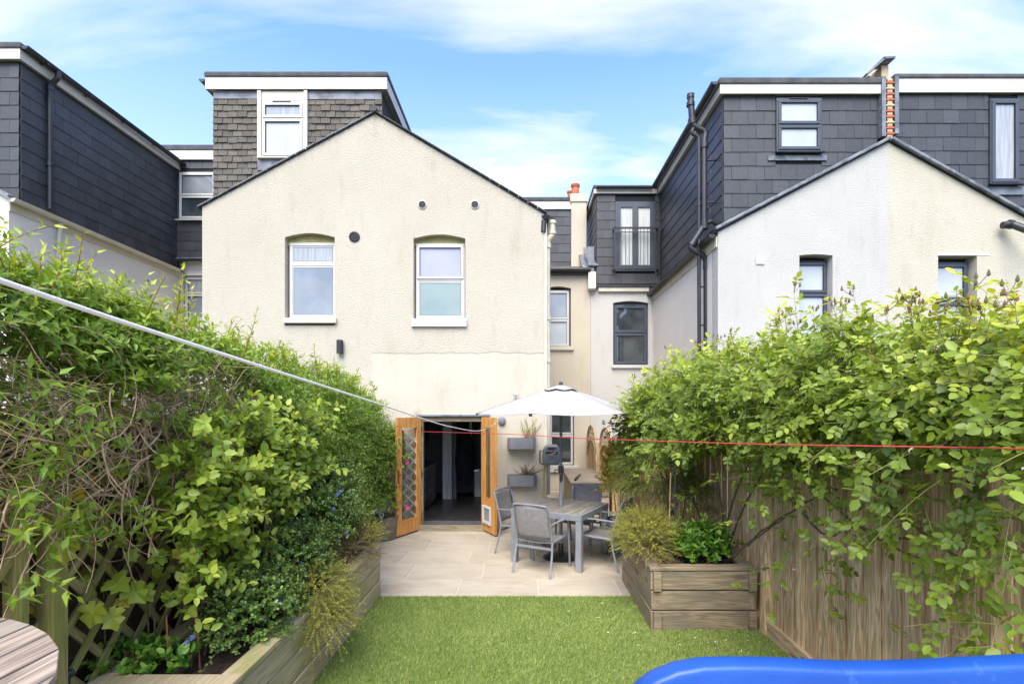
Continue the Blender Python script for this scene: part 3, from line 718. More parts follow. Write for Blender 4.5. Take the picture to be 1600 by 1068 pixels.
# ---- threshold, door frame, doors
fm = MB().box(D0, D0 + .06, YF + .02, YF + .12, .05, DT).box(D1 - .06, D1, YF + .02, YF + .12, .05, DT).box(D0 + .06, D1 - .06, YF + .02, YF + .12, DT - .09, DT)
fm.build('door_frame', M['sill_wood'], H)
bx('flashing', M['lead'], H, D0 - .04, D1 + .06, YF - .05, YF + .015, DT + .002, DT + .028)
bx('threshold', M['sill_wood'], H, D0 - .02, D1 + .02, YF - .10, YF + .27, .0, .105)
bx('threshold', M['felt'], H, D0 + .06, D1 - .06, YF - .04, YF + .2, .107, .125)
def door_leaf(hinge, end, z0, z1, glass_u, glass_z, label, flap=False, handle_u=None, mir=1):
    h, e = Vector((*hinge, 0)), Vector((*end, 0)); L = (e - h).length; ang = math.atan2(e.y - h.y, e.x - h.x)
    g0, g1 = glass_u; zb, zt_ = glass_z; t = .045
    b = MB().box(0, g0, -t / 2, t / 2, z0, z1).box(g1, L, -t / 2, t / 2, z0, z1).box(g0, g1, -t / 2 + .001, t / 2 - .001, z0, zb).box(g0, g1, -t / 2 + .001, t / 2 - .001, zt_, z1)
    o = b.build('door', M['oak'], None, bevel=.004)
    o.parent = H; o.matrix_parent_inverse = Matrix.Translation(-H.location); o.location = (h.x, h.y, 0); o.rotation_euler = (0, 0, ang)
    o['label'] = label
    bx('pane', M['glass'], o, g0, g1, -.006, .006, zb, zt_)
    bd = MB()
    for s in (-1, 1):
        ya, yb = (s * (t / 2 - .012), s * (t / 2 + .004)); w = .018
        bd.box(g0 - .006, g0 + w, ya, yb, zb, zt_).box(g1 - w, g1 + .006, ya, yb, zb, zt_).box(g0 + w, g1 - w, ya, yb, zb - .006, zb + w).box(g0 + w, g1 - w, ya, yb, zt_ - w, zt_ + .006)
    bd.build('beading', M['oak'], o)
    for zh in (z0 + .2, (z0 + z1) / 2, z1 - .2): bx('hinge', M['brass'], o, -.012, .012, -t / 2 - .01, t / 2 + .01, zh - .05, zh + .05)
    if handle_u:
        zh = 1.0
        for s in (-1, 1):
            m_ = MB().box(handle_u - .02, handle_u + .02, s * t / 2, s * (t / 2 + .008), zh - .11, zh + .11)
            m_.tube([(handle_u, s * t / 2, zh + .03), (handle_u, s * (t / 2 + .045), zh + .03), (handle_u - .11, s * (t / 2 + .045), zh + .03)], .009, 8)
            m_.build('handle', M['brass'], o)
    if flap:
        s = mir; f0, f1, q0, q1 = .09, L - .12, .16, .47
        fl = MB()
        for a in (1, -1):
            ya, yb = a * t / 2, a * (t / 2 + .03)
            fl.box(f0, f0 + .045, ya, yb, q0, q1).box(f1 - .045, f1, ya, yb, q0, q1).box(f0 + .045, f1 - .045, ya, yb, q0, q0 + .06).box(f0 + .045, f1 - .045, ya, yb, q1 - .05, q1)
        fl.build('cat_flap', M['upvc'], o, bevel=.012)
        bx('flap_pane', M['pane_net'], o, f0 + .047, f1 - .047, -t / 2 - .014, t / 2 + .014, q0 + .062, q1 - .052)
    return o
door_leaf((D0 + .02, YF - .02), (Xp(619, 8.27), 8.27), .035, 1.955, (.11, .53), (.25, 1.80), 'left oak door leaf with full length glass', handle_u=.60)
door_leaf((D1 - .07, YF - .02), (Xp(775, 8.36), 8.36), .035, 1.955, (.14, .40), (.58, 1.80), 'right oak door leaf with white cat flap', flap=True)
# room seen through the doorway
rm = MB()
rm.box(-2.9, .05, 12.4, 12.5, 0, 2.45).box(-2.95, -2.9, YF + .29, 12.5, 0, 2.45).box(.02, .07, YF + .29, 12.5, 0, 2.45)
rm.build('room_wall', M['room'], H)
bx('room_ceiling', M['room'], H, -2.95, .07, YF + .29, 12.5, 2.45, 2.5)
fl = bx('room_floor', M['slate_gap'], H, -2.95, .07, YF + .26, 12.5, -.02, .085)
for i in range(6):
    for j in range(9):
        x = -2.9 + i * .49; y = YF + .29 + j * .36
        bx('floor_tile', M['floor_dark'], H, x + .003, x + .487, y + .003, y + .357, .086, .092)
bx('pier', M['curtain'], H, -1.80, -1.60, 11.4, 11.5, .095, 2.4)
bx('pier', M['room'], H, -1.58, -1.50, 11.42, 11.5, .095, 2.4)
kc = bx('kitchen_cabinet', M['cab'], H, -2.5, -1.95, 9.9, 11.3, .1, .9)
bx('kitchen_cabinet', M['cab'], H, -2.5, -2.1, 9.9, 11.3, 1.4, 2.2)
for j in range(3):
    for k in range(4): bx('drawer_front', M['cab2'] if j == 2 else M['cab'], kc, -1.95, -1.93, 9.93 + j * .46, 10.36 + j * .46, .14 + k * .19, .31 + k * .19)
bx('worktop', M['cab2'], H, -2.5, -1.90, 9.88, 11.35, .905, .945)
ct = MB().lathe([(.02, 1.72), (.05, 1.68), (.14, 1.5), (.19, 1.25), (.22, .95), (.18, .62), (.10, .45), (.02, .42)], 14, (-1.30, 11.35, 0))
o = ct.build('hanging_coat', M['coat'], H, smooth=True)
bx('pale_towel', M['curtain'], H, -1.22, -1.16, 11.5, 11.53, 1.25, 1.85)
bx('inner_door', M['cab2'], H, -1.05, -.6, 12.3, 12.34, .1, 1.9)
bx('white_stool', M['curtain'], H, -1.12, -.94, 11.7, 11.85, .1, .72)

# ================================================================ HOUSE: far left
HL = thing('slate_clad_house', 'house at far left with long charcoal slate dormer above a cream side wall', 'house', (-10, YF, 0)); HL['world_parts'] = 1
xs = -8.9
MB().slab([(-14.6, -.05), (xs, -.05), (xs, 5.72), (xs - 2.9, 7.35), (-14.6, 5.72)], [], YF, YF + .25).box(xs - .25, xs, YF + .25, YB, -.05, 5.72).build('wall', M['white_smooth'], HL)
MB().bar((xs + .08, YF - .04, 5.74), (xs - 2.9, YF - .04, 7.42), .12, .05).build('verge', M['lead'], HL)
gutter('gutter', (xs + .10, YF - .05, 5.72), (xs + .10, YB - .25, 5.66), .07, M['cream_trim'], HL)
bx('fascia', M['cream_trim'], HL, xs + .003, xs + .025, YF, YB, 5.52, 5.70)
MB().tube([(xs + .10, 9.75, 5.62), (xs + .06, 9.75, 5.4), (xs + .06, 9.75, 2.5)], .04, 10).build('downpipe', M['cream_trim'], HL, smooth=True)
dxl = -9.0; dy0 = 9.15
dl = bx('dormer', M['slate_gap'], HL, -13.5, dxl, dy0, YB + 1, 5.7, 8.28)
cladding(dl, 'slate', M['slate'], (dxl, dy0, 5.80), (0, 1, 0), (1, 0, 0), YB - dy0, 10, .245, .335)
cladding(dl, 'slate', M['slate'], (dxl - 1.34, dy0, 5.80), (1, 0, 0), (0, -1, 0), 1.34, 10, .245, .335)
fascia_roof(HL, -13.5, dxl, dy0, YB + .3, 8.28, 8.46, 8.58, over=.10)
gutter('gutter', (dxl + .20, dy0 - .12, 8.50), (dxl + .20, YB, 8.44), .065, M['black'], HL)
for k in range(5):
    MB().box(dxl + .11, dxl + .26, dy0 + .25 + k * .95, dy0 + .29 + k * .95, 8.42, 8.45).build('gutter_bracket', M['black'], HL)
pipe_run('downpipe', [(dxl + .22, 9.66, 8.46), (dxl + .22, 9.66, 8.34), (dxl + .07, 9.66, 8.18), (dxl + .07, 9.66, 5.86)], .045, M['black'], HL, collars=[((dxl + .07, 9.66, 8.2), (dxl + .07, 9.66, 8.1)), ((dxl + .07, 9.66, 6.75), (dxl + .07, 9.66, 6.67))])
bx('pipe_bracket', M['black'], HL, dxl + .01, dxl + .05, 9.60, 9.72, 7.92, 7.96)
bx('pipe_bracket', M['black'], HL, dxl + .01, dxl + .05, 9.60, 9.72, 6.66, 6.70)
# rear wall and rear dormer face between the two gables
hw = [(xs + .05, Zp(500, YB)), (Xp(322, YB), Zp(500, YB)), (Xp(322, YB), Zp(430, YB)), (xs + .05, Zp(430, YB))]
MB().slab([(xs, -.05), (GL[0], -.05), (GL[0], 5.95), (xs, 5.95)], [hw], YB, YB + .25).build('wall', M['white_smooth'], HL)
window(HL, xs + .07, Xp(322, YB), Zp(500, YB), Zp(431, YB), YB + .06, M['upvc'], [0.4], [M['pane_net'], M['pane_sky']], 'white window in the rear wall, half hidden by the gable', fw=.07)
bx('window_back', M['slate_gap'], HL, Xp(279, YB), Xp(330, YB), YB + .2, YB + .22, Zp(503, YB), Zp(428, YB))
dz0, dz1 = 5.98, Zp(262, YB)
dm2 = bx('rear_dormer', M['slate_gap'], HL, dxl + .02, GL[0] + .4, YB - .02, YB + 2, dz0, dz1 + .2)
wa, wb, wc, wd = Xp(283, YB), Xp(340, YB), Zp(345, YB), Zp(271, YB)
cladding(dm2, 'slate', M['slate'], (dxl + .02, YB - .02, dz0), (1, 0, 0), (0, -1, 0), 1.6, 11, .235, .33, holes=[(wa - dxl - .02, wb - dxl, wc - dz0 - .05, wd - dz0 + .02)])
window(HL, wa, wb, wc, wd, YB - .08, M['upvc'], [0.5], [M['pane_sky'], M['pane_dark']], 'white window in the rear slate dormer', fw=.07, sill=(M['upvc'], .08, .03, .06))
fascia_roof(HL, dxl - .9, GL[0] + .4, YB - .02, YB + 2, Zp(252, YB), Zp(238, YB), Zp(229, YB), over=.08)
bx('flashing', M['lead'], HL, xs, GL[0] + .1, YB - .2, YB - .03, 5.93, 5.975)
gutter('gutter', (xs - .05, YB - .26, 5.92), (GL[0], YB - .26, 5.92), .055, M['black'], HL)
MB().tube([(xs + .12, YB - .2, 5.88), (xs + .12, YB - .16, 5.6)], .04, 8).build('gutter_outlet', M['black'], HL)
MB().tube([at(228, 440, 11.9), at(234, 436, 11.9), at(236, 441, 11.9)], .03, 8).build('floodlight', M['alu'], HL)

# ================================================================ HOUSE: right of the passage, white
HR = thing('white_rendered_house', 'white rendered house with charcoal slate dormers, juliet balcony and black pipes', 'house', (4.5, YF, 0)); HR['world_parts'] = 1
xr = 3.36; ax, az = Xp(1388), Zp(222)
e_z = Zp(362)
wr = (Xp(1249), Xp(1301))
MB().slab([(xr, -.05), (ax, -.05), (ax, az), (xr, e_z)], [arch_hole(wr[0], wr[1], 2.9, Zp(397), .02)], YF, YF + .28).build('wall', M['white_render'], HR)
MB().box(xr, xr + .25, YF + .28, YB + .2, -.05, 5.12).build('wall', M['white_smooth'], HR)['label'] = 'smooth white side wall'
window(HR, wr[0] + .0, wr[1] - .0, 2.95, Zp(403), YF + .16, M['anthracite'], [0.33], [M['pane_frost2'], M['pane_frost2']], 'grey framed frosted window above the rose', vent=True)
bx('window_back', M['slate_gap'], HR, wr[0] - .05, wr[1] + .05, YF + .24, YF + .26, 2.85, Zp(390))
hb = arch_hole(Xp(958, YB), Xp(1013, YB), Zp(572, YB), Zp(470, YB), .05)
MB().slab([(1.74, -.05), (xr, -.05), (xr, 5.3), (1.74, 5.3)], [hb], YB, YB + .25).build('wall', M['grey_render'], HR)
window(HR, Xp(959, YB), Xp(1012, YB), Zp(570, YB), Zp(475, YB), YB + .05, M['anthracite'], [0.47], [M['pane_dark'], M['pane_dark']], 'dark grey first floor window in the rear wall', vent=True, sill=(M['upvc'], .06, .08, .12), fw=.06, sash_w=.06)
bx('window_back', M['anthracite'], HR, Xp(956, YB), Xp(1015, YB), YB + .13, YB + .15, Zp(573, YB), Zp(468, YB))
# roof of the gable (left slope) with lead edge pieces
n = 12
MB().prism([(xr - .06, YF - .03, e_z - .03), (ax, YF - .03, az), (ax, YF - .03, az + .03), (xr - .06, YF - .03, e_z)], (0, 1.5, 0)).build('roof', M['slate_gap'], HR)
for i in range(n):
    t0, t1 = i / n, (i + 1) / n + .006
    a = Vector((xr - .06 + (ax - .02 - xr + .06) * t0, YF - .035, e_z + .035 + (az - e_z) * t0)); b = Vector((xr - .06 + (ax - .02 - xr + .06) * t1, YF - .035, e_z + .035 + (az - e_z) * t1))
    MB().bar(a, b + Vector((0, 0, .008)), .09, .052).build('lead_capping', M['lead'], HR, bevel=.012)
# front dormer
YR = 9.12
rx0, rx1 = Xp(1130, YR), Xp(1370, YR)
rz0, rz1 = 5.12, Zp(152, YR)
ra, rb, rc, rd = Xp(1211, YR), Xp(1281, YR), Zp(240, YR), Zp(156, YR)
d3 = bx('dormer', M['slate_gap'], HR, rx0, rx1, YR, YB + .9, rz0 - .05, rz1)
gs = lambda x: e_z + (az - e_z) * (x - xr) / (ax - xr)
zb = rz1 - .245 * 11
cladding(d3, 'slate', M['slate'], (rx0, YR, zb), (1, 0, 0), (0, -1, 0), rx1 - rx0, 11, .245, .29, holes=[(ra - rx0, rb - rx0, rc - zb - .07, rd - zb + .1)], keep=lambda c: c.z > gs(c.x) - .1)
cladding(d3, 'slate', M['slate'], (rx0, YR, zb), (0, 1, 0), (-1, 0, 0), YB - YR, 11, .245, .42, keep=lambda c: c.z > 5.1)
window(HR, ra, rb, rc, rd, YR - .06, M['anthracite'], [0.5], [M['pane_frost2'], M['pane_frost2']], 'grey two-light window in the front slate dormer', vent=True, sill=(M['black'], .03, .03, .06), fw=.07, sash_w=.05)
bx('flashing', M['lead'], HR, ra - .14, rb + .1, YR - .045, YR - .02, rc - .14, rc - .05)
fascia_roof(HR, rx0, rx1 - .05, YR, YB + .9, Zp(151, YR), Zp(137, YR), Zp(126, YR), over=.09)
gutter('gutter', (rx0 - .19, YR - .12, Zp(134, YR)), (rx0 - .19, YB + .1, Zp(134, YR)), .065, M['black'], HR)
# lower gutter along the side wall
gutter('gutter', (xr - .10, YF + .0, 5.11), (xr - .10, YB, 5.08), .065, M['black'], HR)
bx('fascia', M['cream_trim'], HR, xr - .025, xr - .003, YF + .02, YB, 4.90, 5.08)
bx('flashing', M['lead'], HR, xr - .06, rx0 + .01, YR, YB, 5.125, 5.15)
# rear dormer with juliet balcony
YJ = YB - .05
jx0, jx1 = Xp(932, YJ), Xp(1030, YJ)
jz0, jz1 = Zp(445, YJ), Zp(306, YJ)
d4 = bx('rear_dormer', M['slate_gap'], HR, jx0, rx0 - .012, YJ, YJ + 2.5, jz0, jz1)
ja, jb, jc, jd = Xp(961, YJ), Xp(1023, YJ), Zp(424, YJ), Zp(316, YJ)
cladding(d4, 'slate', M['slate'], (jx0, YJ, jz0 + .03), (1, 0, 0), (0, -1, 0), rx0 - jx0 - .02, 10, .235, .33, holes=[(ja - jx0, jb - jx0, jc - jz0 - .03, 99)])
cladding(d4, 'slate', M['slate'], (jx0, YJ + 2.4, jz0 + .03), (0, -1, 0), (-1, 0, 0), 2.4, 10, .235, .42)
fascia_roof(HR, jx0, rx0 - .2, YJ, YJ + 2.5, Zp(304, YJ), Zp(297, YJ), Zp(291, YJ), over=.08)
gutter('gutter', (jx0 - .02, YJ - .15, Zp(296, YJ)), (rx0 - .25, YJ - .15, Zp(296, YJ)), .05, M['black'], HR)
bx('flashing', M['black'], HR, jx0 - .1, rx0, YJ - .06, YJ + .02, jz0 - .06, jz0)
bx('fascia', M['cream_trim'], HR, jx0 + .05, xr - .12, YJ - .03, YB - .004, jz0 - .17, jz0 - .062)
bx('flashing', M['lead'], HR, jx0 - .22, jx0 - .06, YJ, YJ + .04, jz0, Zp(385, YJ))
fd = MB().box(ja, jb, YJ - .05, YJ - .003, jd - .06, jd).box(ja, jb, YJ - .05, YJ - .003, jc, jc + .05).box(ja, ja + .06, YJ - .05, YJ - .003, jc + .05, jd - .06).box(jb - .06, jb, YJ - .05, YJ - .003, jc + .05, jd - .06)
fdo = fd.build('french_window', M['anthracite'], HR)
mid = (ja + jb) / 2
for s0, s1 in ((ja + .06, mid), (mid, jb - .06)):
    w = .075
    MB().box(s0, s0 + w, YJ - .07, YJ - .01, jc + .05, jd - .06).box(s1 - w, s1, YJ - .07, YJ - .01, jc + .05, jd - .06).box(s0 + w, s1 - w, YJ - .07, YJ - .01, jc + .05, jc + .15).box(s0 + w, s1 - w, YJ - .07, YJ - .01, jd - .15, jd - .06).build('door_leaf', M['anthracite'], fdo)
    cu = MB(); k = 10
    for i in range(k):
        xa = s0 + w + (s1 - s0 - 2 * w) * i / k; xb = s0 + w + (s1 - s0 - 2 * w) * (i + 1) / k
        ya = YJ - .038 + .006 * (i % 2); yb = YJ - .038 + .006 * ((i + 1) % 2)
        cu.add([(xa, ya, jc + .15), (xb, yb, jc + .15), (xb, yb, jd - .15), (xa, ya, jd - .15)], [(0, 1, 2, 3)])
    cu.build('curtain', M['curtain'], fdo)
    bx('pane', M['glass_low'], fdo, s0 + w, s1 - w, YJ - .058, YJ - .054, jc + .15, jd - .15)
MB().box(mid - .09, mid - .075, YJ - .11, YJ - .07, jc + .95, jc + .97).box(mid - .09, mid + .02, YJ - .12, YJ - .105, jc + .95, jc + .97).build('door_handle', M['alu'], fdo)
bal = MB(); yb0 = YJ - .20; zb0, zb1 = Zp(424, YJ), Zp(359, YJ)
x0_, x1_ = Xp(958, YJ), Xp(1026, YJ)
bal.box(x0_, x1_, yb0 - .02, yb0 + .02, zb1 - .04, zb1).box(x0_, x1_, yb0 - .015, yb0 + .015, zb0, zb0 + .03).box(x0_, x1_, yb0 - .01, yb0 + .01, zb1 - .14, zb1 - .12)
for xx in (x0_, x1_): bal.box(xx - .02, xx + .02, yb0, YJ, zb1 - .04, zb1 - .005).box(xx - .02, xx + .02, yb0, YJ, zb0, zb0 + .03).box(xx - .02, xx + .02, yb0 - .02, yb0 + .02, zb0, zb1)
bo = bal.build('juliet_balcony', M['black'], HR)
for i in range(1, 12):
    x = x0_ + (x1_ - x0_) * i / 12; MB().tube([(x, yb0, zb0 + .01), (x, yb0, zb1 - .02)], .007, 6).build('baluster', M['black'], bo)
# black soil stack and thin downpipe
ya = 9.42
pipe_run('soil_pipe', [at(1079, 152, ya), at(1082, 197, ya), at(1103, 206, ya), at(1100, 220, ya), at(1100, 352, ya), at(1077, 388, ya), at(1104, 402, ya), at(1105, 700, ya)], .058, M['black'], HR,
         collars=[(at(1079, 160, ya), at(1079, 166, ya)), (at(1081, 186, ya), at(1082, 194, ya)), (at(1100, 222, ya), at(1100, 232, ya)), (at(1100, 345, ya), at(1100, 358, ya)), (at(1105, 410, ya), at(1105, 420, ya)), (at(1080, 384, ya), at(1084, 378, ya))], fillet=.1)
MB().tube([at(1079, 152, ya) + Vector((0, 0, -.02)), at(1079, 150, ya) + Vector((0, 0, .03))], .068, 12).build('pipe_cap', M['black'], HR, smooth=True)
pipe_run('downpipe', [at(1086, 195, ya), at(1080, 208, ya), at(1092, 214, ya), at(1092, 385, ya), at(1093, 700, ya)], .034, M['black'], HR, collars=[(at(1092, 380, ya), at(1092, 388, ya)), (at(1092, 316, ya), at(1092, 322, ya))])
pipe_run('waste_pipe', [at(1113, 225, ya + .3), at(1111, 235, ya + .3), at(1111, 345, ya + .3)], .02, M['pipe_cream'], HR)
for py in (250, 316, 448, 508):
    MB().box(at(1100, py, ya).x - .07, xr + .05 if py > 370 else rx0, ya - .02, ya + .02, at(0, py, ya).z - .012, at(0, py, ya).z + .012).build('pipe_bracket', M['black'], HR)
MB().tube([at(1096, 352, ya), at(1112, 345, ya), at(1118, 350, ya)], .04, 10).build('pipe_branch', M['black'], HR, smooth=True)
bx('air_brick', M['cream_trim'], HR, Xp(1181), Xp(1194), YF - .02, YF + .01, Zp(413), Zp(402), bevel=.004)

# ================================================================ HOUSE: far right, pale cream
HF = thing('pale_cream_house', 'pale cream rendered house at far right under a slate dormer with narrow window', 'house', (8.5, YF, 0)); HF['world_parts'] = 1
wf = (Xp(1466), Xp(1527))
bxr = ax + 3.0; bz = az - 3.0 * .555
MB().slab([(ax + .003, -.05), (bxr, -.05), (bxr, bz), (ax + .003, az)], [[(wf[0], 2.9), (wf[1], 2.9), (wf[1], Zp(399)), (wf[0], Zp(399))]], YF + .004, YF + .28).box(bxr - .2, bxr, YF + .28, YB, 0, bz - .05).build('wall', M['pale_cream'], HF)
window(HF, wf[0], wf[1] - .02, 2.95, Zp(405), YF + .16, M['anthracite'], [0.4], [M['pane_frost2'], M['pane_net']], 'dark grey window above the rose, rightmost', vent=False, sash_w=.06)
bx('window_back', M['slate_gap'], HF, wf[0] - .05, wf[1] + .05, YF + .24, YF + .26, 2.85, Zp(390))
bx('lintel', M['white_smooth'], HF, wf[0] - .01, wf[1] + .22, YF - .004, YF + .05, Zp(399), Zp(396))
MB().prism([(ax, YF - .03, az), (bxr + .06, YF - .03, bz - .03), (bxr + .06, YF - .03, bz), (ax, YF - .03, az + .03)], (0, 1.5, 0)).build('roof', M['slate_gap'], HF)
for i in range(n):
    t0, t1 = i / n, (i + 1) / n + .006
    a = Vector((ax + .03 + (bxr - ax) * t0, YF - .035, az + .03 + (bz - az) * t0)); b = Vector((ax + .03 + (bxr - ax) * t1, YF - .035, az + .03 + (bz - az) * t1))
    MB().bar(a + Vector((0, 0, .006)), b, .10, .05).build('lead_capping', M['lead'], HF, bevel=.01)
fx0, fx1 = Xp(1396, YR), ax + 4.2
fz1 = Zp(150, YR); zb = fz1 - .245 * 12
fa, fb, fc, fdz = Xp(1543, YR), Xp(1588, YR), Zp(290, YR), Zp(157, YR)
d5 = bx('dormer', M['slate_gap'], HF, fx0, fx1, YR, YB + .9, 5.0, fz1)
cladding(d5, 'slate', M['slate'], (fx0, YR, zb), (1, 0, 0), (0, -1, 0), fx1 - fx0, 12, .245, .29, holes=[(fa - fx0, fb - fx0, fc - zb - .05, fdz - zb + .1)], keep=lambda c: c.z > az - (c.x - ax) * .555 - .12)
window(HF, fa, fb, fc, fdz, YR - .06, M['anthracite'], [], [M['pane_net']], 'tall narrow grey window in the slate dormer', sill=(M['black'], .06, .03, .07), fw=.05, sash_w=.06)
bx('flashing', M['lead'], HF, fa - .05, fb + .1, YR - .05, YR - .02, fc - .18, fc - .04)
fascia_roof(HF, fx0 + .05, fx1, YR, YB + .9, Zp(148, YR), Zp(127, YR), Zp(119, YR), over=.07)
pipe_run('waste_pipe', [at(1566, 352, YF - .12), at(1580, 350, YF - .14), at(1640, 372, YF - .5)], .06, M['black'], HF, collars=[(at(1575, 350, YF - .13), at(1582, 351, YF - .14))])
# party parapet: stacked creasing tiles with lead upstands, rendered stub on top
pt = MB().box(Xp(1372, YR), Xp(1396, YR), YR + .02, YB, 6.4, Zp(128, YR)).build('party_parapet', M['slate_gap'], HF)
bx('flashing', M['lead'], HF, Xp(1371, YR), Xp(1377, YR), YR - .12, YR + .01, Zp(218, YR), Zp(126, YR))
bx('flashing', M['lead'], HF, Xp(1391, YR), Xp(1397, YR), YR - .12, YR + .01, Zp(214, YR), Zp(126, YR))
k = 11
for i in range(k):
    z = Zp(224, YR) + i * (Zp(128, YR) - Zp(224, YR)) / k; c = Xp(1384, YR); w = .085 - .012 * (i % 3) * .3
    s = MB().prism([(c - w, YR - .12, z), (c + w, YR - .12, z), (c + w * .9, YR - .12, z + .022), (c + .02, YR - .12, z + .055), (c - .02, YR - .12, z + .055), (c - w * .9, YR - .12, z + .022)], (0, .12, 0))
    s.build('ridge_tile', M['terracotta'] if i % 3 else M['mortar'], HF, bevel=.008)
    MB().box(c - .045, c + .045, YR - .105, YR, z + .056, z + (Zp(128, YR) - Zp(224, YR)) / k - .001).build('mortar_bed', M['mortar'], HF)
st = MB().prism([(Xp(1350, YR + 1), YR + .9, Zp(124, YR + 1)), (Xp(1376, YR + 1), YR + .9, Zp(124, YR + 1)), (Xp(1376, YR + 1), YR + .9, Zp(100, YR + 1))], (0, .25, 0))
st.build('parapet', M['mortar'], HF)
bx('parapet', M['mortar'], HF, Xp(1376, YR), Xp(1387, YR), YR - .02, YR + .5, Zp(128, YR), Zp(104, YR))
MB().bar(at(1346, 124, YR), at(1374, 99, YR), .3, .03).bar(at(1372, 99, YR), at(1390, 98, YR), .3, .035).build('coping', M['lead'], HF)
# ================================================================ FOLIAGE TOOLS (numpy)
def nrm(a): return a / (np.linalg.norm(a, axis=-1, keepdims=True) + 1e-9)
LEAFSHAPES = {
    'oval':  [(.0, 0), (.30, .50), (.70, .42), (.30, -.50), (.70, -.42), (1, 0)],
    'lance': [(.0, 0), (.28, .50), (.62, .26), (.28, -.50), (.62, -.26), (1, 0)],
    'round': [(.0, 0), (.30, .55), (.78, .50), (.30, -.55), (.78, -.50), (1, 0)],
}
def leaf_mesh(name, P, A, Nn, L, Wd, tint, shape='oval', fold=0.25, droop=0.12, m=None):
    """one mesh of many folded leaves: base P, axis A, face normal Nn, length L, width Wd"""
    N = len(P); A = nrm(A); B = nrm(np.cross(Nn, A)); C = np.cross(A, B)
    sh = np.array(LEAFSHAPES[shape]); t = sh[:, 0]; w = sh[:, 1]
    lift = fold * np.abs(w); dr = -droop * t ** 2
    V = (P[:, None, :] + A[:, None, :] * (L[:, None, None] * t[None, :, None]) + B[:, None, :] * (Wd[:, None, None] * w[None, :, None])
         + C[:, None, :] * (Wd[:, None, None] * lift[None, :, None] + L[:, None, None] * dr[None, :, None]))
    F = np.array([[0, 3, 4, 5], [0, 5, 2, 1]])
    return np_mesh(name, V.reshape(-1, 3), (F[None] + 6 * np.arange(N)[:, None, None]).reshape(-1, 4), np.repeat(tint, 6), m)
def np_mesh(name, V, F, tint=None, m=None):
    me = bpy.data.meshes.new(name); k = F.shape[1]
    me.vertices.add(len(V)); me.vertices.foreach_set('co', V.astype(np.float32).ravel())
    me.loops.add(F.size); me.loops.foreach_set('vertex_index', F.astype(np.int32).ravel())
    me.polygons.add(len(F)); me.polygons.foreach_set('loop_start', np.arange(0, F.size, k, dtype=np.int32))
    if tint is not None:
        at_ = me.attributes.new('tint', 'FLOAT', 'POINT'); at_.data.foreach_set('value', np.clip(tint, 0, 1).astype(np.float32))
    me.update(calc_edges=True); me.validate()
    if m is not None: me.materials.append(m)
    return me
def tubes_mesh(name, PL, rad, m, n=4):
    """PL (N,K,3) polylines, rad (N,K)"""
    N, K, _ = PL.shape
    T = np.gradient(PL, axis=1); T = nrm(T)
    ref = np.where(np.abs(T[..., 2:3]) > .9, np.array([1., 0, 0]), np.array([0, 0, 1.]))
    A = nrm(np.cross(T, ref)); B = np.cross(T, A)
    q = 2 * np.pi * np.arange(n) / n
    V = PL[:, :, None, :] + (A[:, :, None, :] * np.cos(q)[None, None, :, None] + B[:, :, None, :] * np.sin(q)[None, None, :, None]) * rad[:, :, None, None]
    i = np.arange(K - 1)[:, None]; j = np.arange(n)[None, :]
    F = np.stack([i * n + j, i * n + (j + 1) % n, (i + 1) * n + (j + 1) % n, (i + 1) * n + j], -1).reshape(-1, 4)
    F = (F[None] + (K * n) * np.arange(N)[:, None, None]).reshape(-1, 4)
    me = np_mesh(name, V.reshape(-1, 3), F, None, m)
    me.polygons.foreach_set('use_smooth', np.ones(len(F), dtype=bool)); return me
def wig(n, s=1.0): return rng.normal(0, s, (n, 3))
def shoots(start, d, length, nleaf, droop=.25, spread=.9, upn=.8, out=None, pair=True, wob=.1, K=6, t0=.12):
    """arching shoots with leaves set along them. returns leaf base, axis, normal, t and stem polylines"""
    N = len(start); d = nrm(d)
    ts = np.linspace(0, 1, K)
    bend = wig(N, wob)
    PL = start[:, None, :] + (d[:, None, :] * ts[None, :, None] + bend[:, None, :] * (ts ** 2)[None, :, None] + np.array([0, 0, -1.])[None, None, :] * droop * (ts ** 2)[None, :, None]) * length[:, None, None]
    tl = np.linspace(t0, 1.0, nleaf)[None, :] + rng.uniform(-.03, .03, (N, nleaf))
    bp = start[:, None, :] + (d[:, None, :] * tl[..., None] + bend[:, None, :] * (tl ** 2)[..., None] + np.array([0, 0, -1.]) * droop * (tl ** 2)[..., None]) * length[:, None, None]
    tang = nrm(d[:, None, :] + 2 * bend[:, None, :] * tl[..., None] + np.array([0, 0, -2.]) * droop * tl[..., None])
    s0 = nrm(np.cross(d, wig(N)))[:, None, :]
    s1 = np.cross(np.broadcast_to(d[:, None, :], tang.shape), np.broadcast_to(s0, tang.shape))
    ph = (np.arange(nleaf) * (np.pi if pair else 2.4))[None, :] + (np.arange(nleaf) // 2 * (np.pi / 2) if pair else 0) + rng.uniform(-.4, .4, (N, nleaf))
    side = s0 * np.cos(ph)[..., None] + s1 * np.sin(ph)[..., None]
    ax_ = nrm(tang * .55 + side * spread + rng.normal(0, .18, side.shape) + np.array([0, 0, .12]))
    up = np.array([0, 0, 1.]) * upn + (0 if out is None else np.asarray(out)[None, None, :] * .5 if np.ndim(out) == 1 else out[:, None, :] * .5)
    nn = nrm(up + tang * .3 + rng.normal(0, .38, side.shape))
    return bp.reshape(-1, 3), ax_.reshape(-1, 3), nn.reshape(-1, 3), np.clip(tl, 0, 1).reshape(-1), PL
